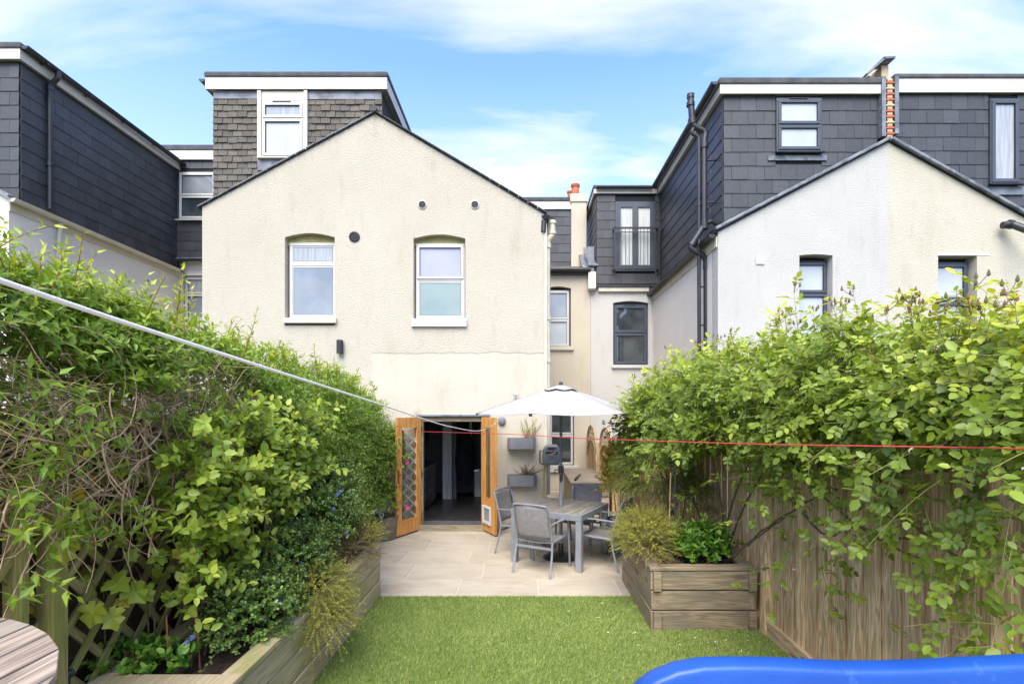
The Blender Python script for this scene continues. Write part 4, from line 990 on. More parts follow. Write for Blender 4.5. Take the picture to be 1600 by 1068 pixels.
def compound(P, A, Nn, L, k=5):
    """turn each leaf slot into a pinnate leaf with k leaflets"""
    A = nrm(A); B = nrm(np.cross(Nn, A)); N = len(P)
    spec = {5: [(.42, 1), (.42, -1), (.74, 1), (.74, -1), (1.0, 0)], 3: [(.6, 1), (.6, -1), (1.0, 0)]}[k]
    oP, oA, oN, oL = [], [], [], []
    for t, s in spec:
        oP.append(P + A * (L * (t - (.0 if s else .05)))[:, None] + Nn * (-.10 * L * t * t)[:, None])
        oA.append(A * (.55 if s else 1) + B * s * .85 + wig(N, .12)); oN.append(Nn + wig(N, .22)); oL.append(L * (.42 if s else .52) * rng.uniform(.85, 1.15, N))
    return np.concatenate(oP), np.concatenate(oA), np.concatenate(oN), np.concatenate(oL)
def foliage(parent, P, A, Nn, L, Wd, tint, m, shape='oval', single=0, name='foliage', leafname='leaf', fold=.25, droop=.12, score=None):
    """the leaves that show largest become objects of their own, the rest one joined part"""
    N = len(P)
    if single:
        c = P; depth = np.maximum(c[:, 1], .5)
        f = L / depth if score is None else score(P, L)
        px = 818 + 800 * c[:, 0] / depth; py = 640 - 800 * (c[:, 2] - CAMH) / depth
        f = np.where((px > 5) & (px < 1595) & (py > 5) & (py < 1060), f, 0)
        idx = np.argsort(-f)[:single]
        rest = np.ones(N, bool); rest[idx] = False
        vs = []
        for v in range(5):
            vs.append(leaf_mesh(leafname, np.zeros((1, 3)), np.array([[1., 0, 0]]), np.array([[0, 0, 1.]]), np.array([1.]), np.array([1.]), np.array([v / 5 + .1]), shape, fold, droop, m))
        A_ = nrm(A); B_ = nrm(np.cross(Nn, A_)); C_ = np.cross(A_, B_)
        for i in idx:
            o = bpy.data.objects.new(leafname, vs[min(4, int(np.clip(tint[i], 0, .999) * 5))]); COL.objects.link(o); o.parent = parent
            Mx = Matrix([[A_[i, r] * L[i], B_[i, r] * Wd[i], C_[i, r] * (L[i] + Wd[i]) / 2, P[i, r]] for r in range(3)] + [[0, 0, 0, 1]])
            o.matrix_local = Mx
        P, A, Nn, L, Wd, tint = P[rest], A[rest], Nn[rest], L[rest], Wd[rest], tint[rest]
    me = leaf_mesh(name, P, A, Nn, L, Wd, tint, shape, fold, droop, m)
    o = link(name, me, None, parent); o['kind'] = 'stuff'; return o
def stems(parent, PL, r0, r1, m, name='stem', stuff=True):
    rad = np.linspace(1, 0, PL.shape[1])[None, :] * (r0 - r1) + r1
    rad = np.broadcast_to(rad, PL.shape[:2]) if np.ndim(r0) == 0 else rad
    o = link(name, tubes_mesh(name, PL, np.ascontiguousarray(rad), m), None, parent)
    if stuff: o['kind'] = 'stuff'
    return o
def npn(P, s):      # cheap smooth pseudo-noise on points
    return (np.sin(P[:, 0] * 3.1 * s + 1.3) * np.cos(P[:, 1] * 2.7 * s + .4) + np.sin(P[:, 2] * 3.7 * s + P[:, 1] * 1.9 * s) + np.sin(P[:, 0] * 5.3 * s - P[:, 2] * 4.1 * s) * .6) / 2.6

# ================================================================ TURF BLADES
def turf():
    N = 210000
    X = rng.uniform(-1.60, 2.25, N); Y = 3.55 + (5.70 - 3.55) * rng.uniform(0, 1, N) ** 0.95
    keep = ~((X > 1.20) & (Y > 4.83))
    X, Y = X[keep], Y[keep]; N = len(X)
    h = rng.uniform(.014, .030, N); a = rng.uniform(0, 2 * np.pi, N); lean = rng.uniform(.2, 1.0, N) * h
    w = .0022
    base = np.stack([X, Y, np.full(N, .003)], -1); sd_ = np.stack([np.cos(a), np.sin(a), 0 * a], -1) * w
    tip = base + np.stack([-np.sin(a) * lean + .004, np.cos(a) * lean - .006, h], -1)
    V = np.stack([base - sd_, base + sd_, tip], 1).reshape(-1, 3); F = np.arange(3 * N).reshape(-1, 3)
    P2 = np.stack([X, Y, X * 0], -1)
    t = rng.beta(2, 2.4, N) * .75 + npn(P2, 2.2) * .08 + .08 + (rng.random(N) < .06) * .4
    o = link('turf', np_mesh('turf', V, F, np.repeat(t, 3), M['L_grass']), None, None)
    tag(o, 'short green artificial turf between the two timber planters', 'grass', kind='stuff')
turf()

# ================================================================ PLANTERS
def timber_box(root, x0, x1, y0, y1, z1, n, mats, ends=True, t=.05):
    """raised planter of stacked planks, each plank its own part"""
    mx_, my_ = mats; h = (z1 - .035) / n
    for i in range(n):
        za, zb = i * h + .006, (i + 1) * h - .006; j = .005 * (i % 2)
        for side, (a, b) in (('l', (x0, x0 + t)), ('r', (x1 - t, x1))):
            o = MB().box(-t / 2, t / 2, -(y1 - y0) / 2, (y1 - y0) / 2, -(zb - za) / 2, (zb - za) / 2).build('plank', my_, root, bevel=.007)
            o.location = ((a + b) / 2 + j * (1 if side == 'l' else -1), (y0 + y1) / 2, (za + zb) / 2)
        for (a, b) in ((y0, y0 + t), (y1 - t, y1)):
            o = MB().box(-(x1 - x0) / 2 + t + .002, (x1 - x0) / 2 - t - .002, -t / 2, t / 2, -(zb - za) / 2, (zb - za) / 2).build('plank', mx_, root, bevel=.007)
            o.location = ((x0 + x1) / 2, (a + b) / 2 - .003 + j, (za + zb) / 2)
    # capping boards
    c = .11
    for (xa, xb, ya, yb, m_) in ((x0 - .01, x0 + c, y0 + c - .01, y1 + .01, my_), (x1 - c, x1 + .01, y0 + c - .01, y1 + .01, my_), (x0 - .01, x1 + .01, y0 - .014, y0 + c - .012, mx_)):
        o = MB().box(-(xb - xa) / 2, (xb - xa) / 2, -(yb - ya) / 2, (yb - ya) / 2, 0, .035).build('capping', m_, root, bevel=.004)
        o.location = ((xa + xb) / 2, (ya + yb) / 2, z1 - .033)
pl = thing('timber_planter', 'long mossy timber planter running along the left side of the lawn', 'planter', (0, 0, 0))
timber_box(pl, -2.38, -1.60, 2.80, 5.74, .585, 3, (M['planter_green'], M['planter_green']))
so = bx('soil', M['soil'], pl, -2.32, -1.66, 2.86, 5.68, 0, .50); so['kind'] = 'stuff'
pr = thing('timber_planter', 'short weathered grey-brown timber planter at the right of the lawn, against the fence', 'planter', (0, 0, 0))
timber_box(pr, 1.20, 2.19, 4.83, 6.25, .60, 3, (M['planter'], M['planter_y']))
for (x, y) in ((1.255, 4.80), (2.15, 4.80)):
    bx('corner_batten', M['planter'], pr, x - .035, x + .035, y - .012, y + .02, .0, .19)
    bx('corner_batten', M['planter'], pr, x - .035, x + .035, y - .012, y + .02, .385, .56)
so = bx('soil', M['soil'], pr, 1.26, 2.13, 4.89, 6.19, 0, .53); so['kind'] = 'stuff'
peb = MB()
for i in range(160):
    x, y = random.uniform(1.28, 1.62), random.uniform(4.95, 5.6); s = random.uniform(.008, .02)
    peb.add([(x + s, y, .53), (x, y + s, .53), (x - s, y, .53), (x, y - s, .53), (x, y, .53 + s * .9)], [(0, 1, 4), (1, 2, 4), (2, 3, 4), (3, 0, 4)])
o = peb.build('gravel', M['planter'], pr); o['kind'] = 'stuff'

# ================================================================ RIGHT FENCE
rf = thing('board_fence', 'tall brown vertical board fence behind the rose on the right', 'fence', (2.27, 4.6, 0))
rf['world_parts'] = 1
FX = 2.27
y = 1.5; bi = 0
while y < 8.2:
    w = .098
    o = MB().box(-.006, .006, -w / 2, w / 2, 0, 1.62).build('board', M['fence_z'], rf)
    o.location = (FX + .022 * (bi % 2), y + w / 2, .13 + random.uniform(-.003, .003)); o.rotation_euler = (0, 0, R(random.uniform(-1, 1) + 3))
    y += .088; bi += 1
for y in (1.6, 3.25, 4.76, 6.6, 8.2):
    o = MB().box(-.05, .05, -.05, .05, 0, 1.86).build('post', M['fence_z'], rf, bevel=.006); o.location = (FX + (.0 if y == 4.76 else .07), y, 0)
for z0, z1, xo in ((.0, .145, -.02), (1.755, 1.80, -.02)):
    for ya, yb in ((1.5, 3.2), (3.2, 4.70), (4.82, 6.6), (6.6, 8.2)):
        o = MB().box(-.02, .02, -(yb - ya) / 2 + .004, (yb - ya) / 2 - .004, 0, z1 - z0).build('gravel_board' if z0 == 0 else 'rail', M['fence_y'], rf, bevel=.004); o.location = (FX + xo + (.03 if z0 else 0), (ya + yb) / 2, z0)
for i in range(7):
    x = 1.78 + i * .085; o = MB().box(-.045, .045, -.006, .006, 0, 1.62).build('board', M['fence_z'], rf); o.location = (x, 8.28 + .012 * (i % 2), .13)
# dark lattice above the boards
for k in range(40):
    y0 = 1.5 + k * .17
    for s in (-1, 1):
        MB().bar((FX + .02 + .008 * s, y0 - .14 * s, 1.81), (FX + .02 + .008 * s, y0 + .14 * s, 2.10), .022, .008, up=(1, 0, 0)).build('lattice_slat', M['fence_y'], rf)
o = MB().box(-.02, .02, -3.35, 3.35, 0, .035).build('rail', M['fence_y'], rf); o.location = (FX + .02, 4.85, 2.10)

# arched lattice fence along the passage
af = thing('arched_lattice_fence', 'low fence with arched lattice tops along the side passage', 'fence', (1.8, 11, 0)); af['world_parts'] = 1
for (ya, yb, xo) in ((11.55, 13.15, 1.66), (9.85, 11.5, 1.74), (8.2, 9.8, 1.80)):
    nb = 14; ym = (ya + yb) / 2; hw_ = (yb - ya) / 2
    arc = lambda yy, base, rise: base + rise * math.sqrt(max(0, 1 - ((yy - ym) / hw_) ** 2))
    for i in range(nb):
        y0 = ya + (yb - ya) * i / nb; y1 = y0 + (yb - ya) / nb - .006; yc = (y0 + y1) / 2
        bx('board', M['fence_z'], af, xo - .006, xo + .006, y0, y1, .05, arc(yc, .92, .40))
    for base, rise, r_ in ((.93, .42, .028), (1.22, .48, .03)):
        pts = [(xo - .02, ya + (yb - ya) * i / 16, arc(ya + (yb - ya) * i / 16, base, rise)) for i in range(17)]
        MB().tube(pts, r_, 6).build('arched_rail', M['fence_y'], af)
    for k in range(-3, 15):
        for s in (-1, 1):
            pts = []
            for q in range(9):
                z = 0.95 + .8 * q / 8; yy = ya + k * .15 + s * (z - .95) * .7 + (.3 if s < 0 else 0)
                if ya < yy < yb and arc(yy, .93, .42) < z < arc(yy, 1.22, .48): pts.append((xo - .012 + .008 * s, yy, z))
            if len(pts) > 1: MB().bar(pts[0], pts[-1], .02, .008, up=(1, 0, 0)).build('lattice_slat', M['fence_y'], af)
    for yy in (ya, yb): bx('post', M['fence_z'], af, xo - .035, xo + .035, yy - .035, yy + .035, 0, 1.34)

# ================================================================ LEFT TRELLIS FENCE
lf = thing('trellis_fence', 'mossy diamond trellis fence with thick posts behind the left planter', 'fence', (-2.42, 4, 0)); lf['world_parts'] = 1
LX = -2.42
for (y, w, x) in ((2.58, .085, LX + .045), (2.43, .045, LX + .01), (4.3, .08, LX), (6.1, .08, LX), (7.9, .08, LX)):
    o = MB().box(-.045, .045, -w / 2, w / 2, 0, 1.66).build('post', M['trellis'], lf, bevel=.005); o.location = (x, y, 0)
for z in (.48, 1.66):
    for ya, yb in ((1.9, 4.3), (4.3, 6.1), (6.1, 8.6)):
        o = MB().box(-.03, .03, -(yb - ya) / 2, (yb - ya) / 2, 0, .06).build('rail', M['trellis'], lf, bevel=.004); o.location = (LX, (ya + yb) / 2, z)
z0, z1 = .54, 1.66; hh = z1 - z0
for k in range(-4, 27):
    for s in (-1, 1):
        a = 1.9 + k * .235; y0, y1, za, zb = a, a + hh * .88, z0, z1
        if y0 < 1.9: za = z0 + (1.9 - y0) / .88; y0 = 1.9
        if y1 > 8.0: zb = z1 - (y1 - 8.0) / .88; y1 = 8.0
        if za >= z1 or y0 >= y1: continue
        p, q = (y0, za), (y1, zb)
        if s < 0: p, q = (9.9 - y0, za), (9.9 - y1, zb)
        P0, P1 = Vector((0, p[0], p[1])), Vector((0, q[0], q[1])); L_ = (P1 - P0).length
        o = MB().box(-.007, .007, -.021, .021, -L_ / 2, L_ / 2).build('lattice_slat', M['trellis'], lf)
        d = (P1 - P0).normalized(); o.matrix_basis = Matrix.Translation((LX + .01 * s, (p[0] + q[0]) / 2, (p[1] + q[1]) / 2)) @ Matrix(((1, 0, 0), (0, d.z, d.y), (0, -d.y, d.z))).to_4x4()
bf = thing('dark_board_fence', 'dark horizontal boards behind the left trellis', 'fence', (-2.6, 4, 0)); bf['world_parts'] = 1
for i in range(11):  # top rows raised past the trellis to keep light out behind the twigs
    for ya, yb in ((1.2, 3.4), (3.4, 5.6), (5.6, 8.7)):
        o = MB().box(-.01, .01, -(yb - ya) / 2 + .003, (yb - ya) / 2 - .003, -.098, .098).build('board', M['fence_dark'], bf); o.location = (-2.62, (ya + yb) / 2, .1 + i * .185); o.rotation_euler = (0, R(6), 0)

# ================================================================ LEFT CLIMBER MASS
cl = thing('climbing_shrub', 'big leafy climber covering the left trellis with pointed green leaves and bare lower twigs', 'climber', (0, 0, 0))
def topz(Y): return np.interp(Y, [1.5, 2.35, 3.1, 3.7, 4.6, 6.0, 7.5, 8.7], [2.72, 2.70, 2.62, 2.56, 2.58, 2.52, 2.36, 2.22])
def climber():
    N = 5200
    Y = 1.7 + 6.9 * rng.uniform(0, 1, N) ** 1.25
    tz = topz(Y)
    # outer shell facing the garden and over the top
    u = rng.uniform(0, 1, N)
    botz = np.where(Y < 3.9, 1.95 + .25 * np.sin(Y * 5), np.interp(Y, [3.9, 4.6, 8.7], [1.7, .7, .45]))
    Z = botz + (tz - botz) * u ** .8
    xin = np.interp(Y, [1.7, 3, 5, 7, 8.7], [-2.12, -2.12, -2.10, -2.20, -2.36])
    bulge = .30 * np.clip((Z - (tz - .35)) / .35, 0, 1) ** 2
    depth = rng.uniform(0, 1, N) ** 1.8 * .45
    X = xin - bulge - depth
    P = np.stack([X, Y, Z], -1); P[:, 0] += npn(P, 1.3) * .10
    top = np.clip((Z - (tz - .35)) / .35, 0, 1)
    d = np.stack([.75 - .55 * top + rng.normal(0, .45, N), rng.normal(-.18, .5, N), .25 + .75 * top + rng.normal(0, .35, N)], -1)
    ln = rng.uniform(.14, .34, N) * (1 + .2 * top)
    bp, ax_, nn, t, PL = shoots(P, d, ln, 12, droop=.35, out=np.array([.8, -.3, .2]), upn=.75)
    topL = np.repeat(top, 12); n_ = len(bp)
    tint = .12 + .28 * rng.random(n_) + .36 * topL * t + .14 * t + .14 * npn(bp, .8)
    # drop leaves in the bare window
    bare = (bp[:, 1] < 4.0) & (bp[:, 2] < 2.30 + .10 * np.sin(bp[:, 1] * 4)) & (rng.random(n_) < .95)
    inside = bp[:, 1] < 8.78
    k = ~bare & inside
    L = rng.uniform(.040, .075, n_) * (1 - .25 * t)
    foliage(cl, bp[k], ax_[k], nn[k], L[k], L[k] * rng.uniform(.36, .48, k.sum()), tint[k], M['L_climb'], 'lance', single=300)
    stems(cl, PL[::2], .0028, .001, M['greenstem'], 'shoot')
    # upright sprigs along the skyline
    N = 150
    Y = 1.9 + 5.5 * rng.random(N) ** 1.3; P = np.stack([-2.35 + rng.normal(0, .16, N), Y, topz(Y) - .10], -1)
    d = np.stack([rng.normal(.1, .35, N), rng.normal(0, .35, N), np.ones(N)], -1)
    bp, ax_, nn, t, PL = shoots(P, d, rng.uniform(.12, .42, N) * np.interp(Y, [2, 8], [1.1, .6]), 12, droop=.05, upn=.5, spread=.7)
    L = rng.uniform(.055, .085, len(bp)) * (1.15 - .55 * t)
    o = foliage(cl, bp, ax_, nn, L, L * .34, .50 + .35 * t + .15 * rng.random(len(bp)), M['L_climb'], 'lance', name='new_growth')
    stems(cl, PL, .0035, .0012, M['redstem'], 'new_shoot')
    # inner fill, leaves tinted dark to stand for shade inside the hedge
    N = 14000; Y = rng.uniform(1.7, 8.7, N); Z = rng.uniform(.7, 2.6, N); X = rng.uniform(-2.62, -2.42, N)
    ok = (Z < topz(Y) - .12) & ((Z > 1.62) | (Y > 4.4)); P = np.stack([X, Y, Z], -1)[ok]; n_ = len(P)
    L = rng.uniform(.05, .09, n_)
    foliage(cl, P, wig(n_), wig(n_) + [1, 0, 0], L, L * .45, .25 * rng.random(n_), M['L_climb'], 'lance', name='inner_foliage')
climber()
def twigs():
    # tangle of bare vine stems
    N = 540; K = 14
    Y0 = rng.uniform(1.8, 4.2, N); Z0 = rng.normal(2.0, .21, N); X0 = rng.uniform(-2.42, -2.10, N)
    P = np.stack([X0, Y0, Z0], -1)
    ang = rng.normal(0, .55, N) + np.where(rng.random(N) < .5, 0, np.pi)
    d = np.stack([rng.normal(0, .12, N), np.cos(ang), np.sin(ang) * .8], -1); d = nrm(d)
    step = rng.uniform(.03, .085, N); PL = [P]
    curl = rng.normal(0, .16, N)
    for k in range(K - 1):
        c, s = np.cos(curl), np.sin(curl); d = np.stack([d[:, 0] + rng.normal(0, .06, N), d[:, 1] * c - d[:, 2] * s, d[:, 1] * s + d[:, 2] * c - .03], -1); d = nrm(d)
        curl = curl + rng.normal(0, .12, N); curl *= .85
        P = P + d * step[:, None]; P[:, 0] = np.clip(P[:, 0], -2.50, -1.98); P[:, 2] = np.clip(P[:, 2], .6, 2.42 + .05 * np.sin(np.arange(N))); PL.append(P)
    PL = np.stack(PL, 1)
    r0 = np.abs(rng.normal(0, .0026, N)) + .0018
    rad = r0[:, None] * np.linspace(1, .45, K)[None, :]
    o = link('bare_twig', tubes_mesh('bare_twig', PL, rad, M['twig'], 5), None, cl); o['kind'] = 'stuff'
    # older thick stems, each its own part
    for spec in ([(0, 736), (40, 715), (90, 716), (128, 735)], [(0, 655), (70, 640), (140, 650), (205, 690), (215, 760)], [(170, 640), (205, 655), (215, 730), (205, 790)],
                 [(0, 610), (90, 625), (170, 618), (240, 645)], [(120, 780), (170, 772), (220, 790), (290, 800)], [(0, 845), (60, 842), (95, 850), (120, 810), (190, 780)],
                 [(60, 760), (68, 700), (110, 640), (150, 590)], [(20, 700), (60, 720), (70, 700)], [(225, 640), (230, 720), (240, 800), (232, 870)]):
        pts = [at(px, py, 2.62 + .0016 * px + .05 * random.random()) for px, py in spec]
        fine = []
        for i in range(len(pts) - 1):
            p0 = pts[max(i - 1, 0)]; p1 = pts[i]; p2 = pts[i + 1]; p3 = pts[min(i + 2, len(pts) - 1)]
            for q in range(5):
                t = q / 5; fine.append(.5 * ((2 * p1) + (-p0 + p2) * t + (2 * p0 - 5 * p1 + 4 * p2 - p3) * t * t + (-p0 + 3 * p1 - 3 * p2 + p3) * t ** 3))
        fine.append(pts[-1]); n_ = len(fine)
        MB().tube(fine, [.010 - .005 * i / n_ for i in range(n_)], 7).build('branch', M['twig'], cl, smooth=True)
    # sparse leaves among twigs
    N = 230; Y = rng.uniform(2.0, 4.3, N); P = np.stack([rng.uniform(-2.3, -2.02, N), Y, rng.uniform(1.3, 2.35, N)], -1)
    bp, ax_, nn, t, PL = shoots(P, np.stack([rng.normal(.6, .3, N), rng.normal(0, .5, N), rng.normal(.2, .4, N)], -1), rng.uniform(.1, .26, N), 8, out=np.array([.6, -.5, .2]))
    L = rng.uniform(.04, .075, len(bp))
    foliage(cl, bp, ax_, nn, L, L * .45, .35 + .4 * rng.random(len(bp)), M['L_climb'], 'lance', name='sparse_foliage'); stems(cl, PL, .002, .001, M['greenstem'], 'shoot')
twigs()

# ================================================================ LIME-LEAVED SHRUB
def bezier_stem(p0, p1, bulge, K=8):
    t = np.linspace(0, 1, K)[:, None]; mid = (p0 + p1) / 2 + bulge
    return p0 * (1 - t) ** 2 + mid * 2 * t * (1 - t) + p1 * t * t
ls = thing('oval_leaved_shrub', 'loose shrub with large oval yellow-green leaves in the left planter', 'shrub', (0, 0, 0))
def lime():
    N = 340
    Y = rng.uniform(2.95, 4.9, N); Z = rng.uniform(.85, 2.05, N)
    X = -2.20 + rng.uniform(0, .36, N) ; P = np.stack([X, Y, Z], -1)
    # keep to a diagonal band as it leans toward the house
    px = 818 + 800 * X / Y; py = 640 - 800 * (Z - CAMH) / Y
    top = np.interp(px, [180, 230, 300, 340, 430, 500], [860, 720, 660, 610, 600, 640]); bot = np.interp(px, [180, 260, 340, 420, 500], [900, 960, 900, 830, 740])
    k = (py > top) & (py < bot) & (px > 195) & (px < 500); P = P[k]; N = len(P)
    d = np.stack([rng.normal(.5, .3, N), rng.normal(-.2, .5, N), rng.normal(.35, .35, N)], -1)
    bp, ax_, nn, t, PL = shoots(P, d, rng.uniform(.16, .36, N), 13, droop=.2, out=np.array([.6, -.6, .3]), upn=.7)
    n_ = len(bp); L = rng.uniform(.055, .092, n_) * (1.05 - .3 * t)
    foliage(ls, bp, ax_, nn, L, L * rng.uniform(.52, .66, n_), .15 + .45 * rng.random(n_) + .25 * t + .1 * npn(bp, 1.2), M['L_lime'], 'oval', single=300, fold=.18)
    stems(ls, PL, .0032, .0012, M['bark'], 'shoot')
    for i in range(22):
        p0 = np.array([rng.uniform(-2.15, -1.85), rng.uniform(3.1, 3.9), .5]); j = rng.integers(0, N)
        b = bezier_stem(p0, P[j], np.array([rng.normal(0, .08), rng.normal(0, .1), .1]))
        MB().tube([Vector(q) for q in b], [.009 - .005 * k_ / 8 for k_ in range(8)], 6).build('stem', M['bark'], ls, smooth=True)
lime()

# big lobed vine leaves, each its own part
vn = thing('vine', 'vine with a few large lobed yellowing leaves hanging in front of the left trellis', 'vine', (0, 0, 0))
def lobed():
    out = []; prof = [(0, 0), (-.20, .10), (-.12, .34), (-.02, .30), (.05, .50), (.28, .62), (.36, .42), (.42, .36), (.62, .50), (.74, .30), (.78, .22), (1.05, 0)]
    pts = prof + [(x, -y) for x, y in prof[-2:0:-1]]
    b = MB(); vs = []
    for x, y in pts: vs.append((x, y, .22 * abs(y) - .25 * max(x, 0) ** 2 + .06 * math.sin(x * 9)))
    vs.append((.35, 0, -.03)); c = len(vs) - 1
    fs = [(i, (i + 1) % len(pts), c) for i in range(len(pts))]
    b.add(vs, fs); return b
for v in range(4):
    pass
lob = []
for v in range(4):
    me = lobed().mesh('leaf', fix=False); a_ = me.attributes.new('tint', 'FLOAT', 'POINT'); a_.data.foreach_set('value', [v / 4 + .1 + .02 * (i % 5) for i in range(len(me.vertices))]); me.materials.append(M['L_vine']); lob.append(me)
vine_leaves = [(100, 775, .085, 3, 2.6, -100), (78, 805, .11, 2, 2.55, -30), (105, 845, .12, 1, 2.55, -95), (90, 850, .09, 2, 2.6, -140), (150, 945, .12, 1, 2.75, -100), (170, 955, .11, 1, 2.8, -60),
               (175, 905, .12, 0, 2.85, -20), (145, 895, .10, 0, 2.9, 200), (205, 915, .12, 0, 2.9, -50), (195, 780, .10, 0, 2.95, -40), (215, 735, .09, 0, 3.0, -100), (225, 725, .10, 0, 3.1, -60),
               (200, 760, .08, 1, 3.0, 190), (20, 735, .10, 0, 2.5, 170), (35, 740, .09, 0, 2.5, -20), (12, 755, .08, 1, 2.5, 220), (310, 700, .07, 0, 3.2, -60), (115, 770, .07, 3, 2.6, -10), (95, 790, .10, 0, 2.6, 180), (330, 690, .10, 0, 3.1, 60), (255, 715, .08, 0, 3.0, 80)]
for px, py, s, v, Y, a in vine_leaves:
    o = bpy.data.objects.new('leaf', lob[v]); COL.objects.link(o); o.parent = vn
    p = at(px, py, Y)
    # leaf hangs facing the camera-ish, axis angle a in the picture plane
    ax_ = Vector((math.cos(R(a)), -.25 + random.uniform(-.2, .2), math.sin(R(a)))).normalized(); nv = Vector((.45, -.75, .45)) + Vector((random.uniform(-.3, .3), 0, random.uniform(-.3, .3)))
    bvec = nv.cross(ax_).normalized(); cvec = ax_.cross(bvec)
    o.matrix_local = Matrix([[ax_[r] * s, bvec[r] * s, cvec[r] * s, p[r]] for r in range(3)] + [[0, 0, 0, 1]])
for q in range(34):
    px = random.uniform(20, 330); vine_leaves.append((px, random.uniform(690, 950), random.uniform(.06, .10), random.choice((0, 0, 0, 1, 2)), 2.45 + px * .0022 + random.uniform(0, .1), random.uniform(-150, -30)))
for px, py, s, v, Y, a in vine_leaves[21:]:
    o = bpy.data.objects.new('leaf', lob[v]); COL.objects.link(o); o.parent = vn
    p = at(px, py, Y); ax_ = Vector((math.cos(R(a)), -.25 + random.uniform(-.2, .2), math.sin(R(a)))).normalized(); nv = Vector((.45, -.75, .45)) + Vector((random.uniform(-.4, .4), 0, random.uniform(-.4, .4)))
    bvec = nv.cross(ax_).normalized(); cvec = ax_.cross(bvec)
    o.matrix_local = Matrix([[ax_[r] * s, bvec[r] * s, cvec[r] * s, p[r]] for r in range(3)] + [[0, 0, 0, 1]])
for i in range(len(vine_leaves) - 1):
    px, py, s, v, Y, a = vine_leaves[i]; p = at(px, py, Y); q = p + Vector((-.08, .06, .10 + .05 * random.random()))
    MB().tube([p, (p + q) / 2 + Vector((.01, 0, .02)), q, q + Vector((-.12, .1, .05))], .0022, 5).build('stalk', M['redstem'], vn)

# ================================================================ CEANOTHUS, HEATHERS, etc.
def ball_shrub(root, centers, nsh, nleaf, Lr, wr_, m, shape='oval', seed_h=0.15, len_r=(.08, .16), tintb=(.1, .5, .3), single=0, updir=.3, stem=None, droop=.1, t0=.1):
    allP = []; allS = []
    for (c, r, n_) in centers:
        v = nrm(wig(n_)); v[:, 2] = np.where(v[:, 2] < -.35, -v[:, 2], v[:, 2])
        rad = rng.uniform(.45, 1, n_) ** .6 * (1 + .18 * npn(v * 2, 1.3))
        P = np.array(c) + v * np.array(r) * rad[:, None]; d = v + [0, 0, updir] + wig(n_, .3)
        bp, ax_, nn, t, PL = shoots(P, d, rng.uniform(*len_r, n_), nleaf, droop=droop, out=v, upn=.6, t0=t0)
        allP.append((bp, ax_, nn, t)); allS.append(PL)
    bp, ax_, nn, t = [np.concatenate(q) for q in zip(*allP)]; PL = np.concatenate(allS)
    n_ = len(bp); L = rng.uniform(*Lr, n_)
    tint = tintb[0] + tintb[1] * rng.random(n_) + tintb[2] * t + .12 * npn(bp, 2)
    f = foliage(root, bp, ax_, nn, L, L * rng.uniform(*wr_, n_), tint, m, shape, single=single)
    stems(root, PL, .0018, .0008, stem or M['greenstem'], 'shoot')
    return bp
def trunk_stems(root, base, targets, r=.007, m=None, spread=.05):
    for tg in targets:
        p0 = np.array(base) + np.array([rng.normal(0, spread), rng.normal(0, spread), 0]); b = bezier_stem(p0, np.array(tg), np.array([rng.normal(0, .04), rng.normal(0, .04), .05]))
        MB().tube([Vector(q) for q in b], [r - r * .6 * k_ / 8 for k_ in range(8)], 6).build('stem', m or M['bark'], root, smooth=True)
ce = thing('glossy_shrub', 'dense dark green shrub with tiny glossy leaves and pale blue flowers, left planter', 'shrub', (0, 0, 0))
bp = ball_shrub(ce, [((-2.02, 5.05, 1.02), (.34, .62, .44), 1700), ((-1.95, 4.2, .80), (.28, .45, .30), 700), ((-1.86, 3.55, .68), (.24, .36, .26), 650), ((-2.1, 5.6, 1.15), (.3, .4, .4), 500)],
           0, 12, (.017, .030), (.5, .62), M['L_cean'], 'round', tintb=(.08, .42, .35))
trunk_stems(ce, (-2.0, 4.6, .5), [(-2.0, 5.0, 1.1), (-1.95, 4.2, .9), (-1.9, 3.7, .75), (-2.1, 5.5, 1.2), (-2.05, 4.9, .9)])
fl_me = MB(); 
for k in range(26):
    v = Vector((random.gauss(0, 1), random.gauss(0, 1), random.gauss(0, 1))).normalized() * .012; s = .004
    fl_me.add([v + Vector((s, 0, 0)), v + Vector((0, s, 0)), v + Vector((-s, 0, 0)), v + Vector((0, -s, 0)), v + Vector((0, 0, s))], [(0, 1, 4), (1, 2, 4), (2, 3, 4), (3, 0, 4)])
fl_me = fl_me.mesh('flower'); fl_me.materials.append(M['petal_blue'])
for px, py, Y in ((527, 773, 4.7), (521, 795, 4.7), (541, 832, 4.9), (411, 805, 4.3), (292, 1004, 3.2), (437, 940, 3.6), (532, 768, 4.8), (470, 880, 4.2), (300, 996, 3.2)):
    o = bpy.data.objects.new('flower', fl_me); COL.objects.link(o); o.parent = ce; o.location = at(px, py, Y - .12); o.scale = (1.2,) * 3

def heather(label, centers, extra, dry=None):
    h = thing('heather', label, 'heather', (0, 0, 0))
    ball_shrub(h, centers, 0, 22, (.010, .018), (.30, .42), M['L_heath'], 'lance', len_r=(.12, .24), tintb=(.05, .5, .5), updir=extra, stem=M['greenstem'], droop=.25, t0=.3)
    if dry: ball_shrub(h, dry, 0, 18, (.006, .011), (.3, .4), M['L_twiggy'], 'lance', len_r=(.10, .2), tintb=(.1, .6, .1), updir=.2, stem=M['bark'], droop=.2)
    return h
h1 = heather('heather hanging over the middle of the left planter edge', [((-1.66, 4.15, .62), (.16, .34, .16), 420), ((-1.54, 4.0, .45), (.10, .30, .16), 330)], -.25, [((-1.72, 4.5, .66), (.14, .2, .12), 110)])
h2 = heather('dry tawny heather at the far end of the left planter by the patio', [((-1.72, 5.35, .66), (.17, .34, .16), 380)], .5, [((-1.70, 5.05, .66), (.18, .38, .22), 330)])
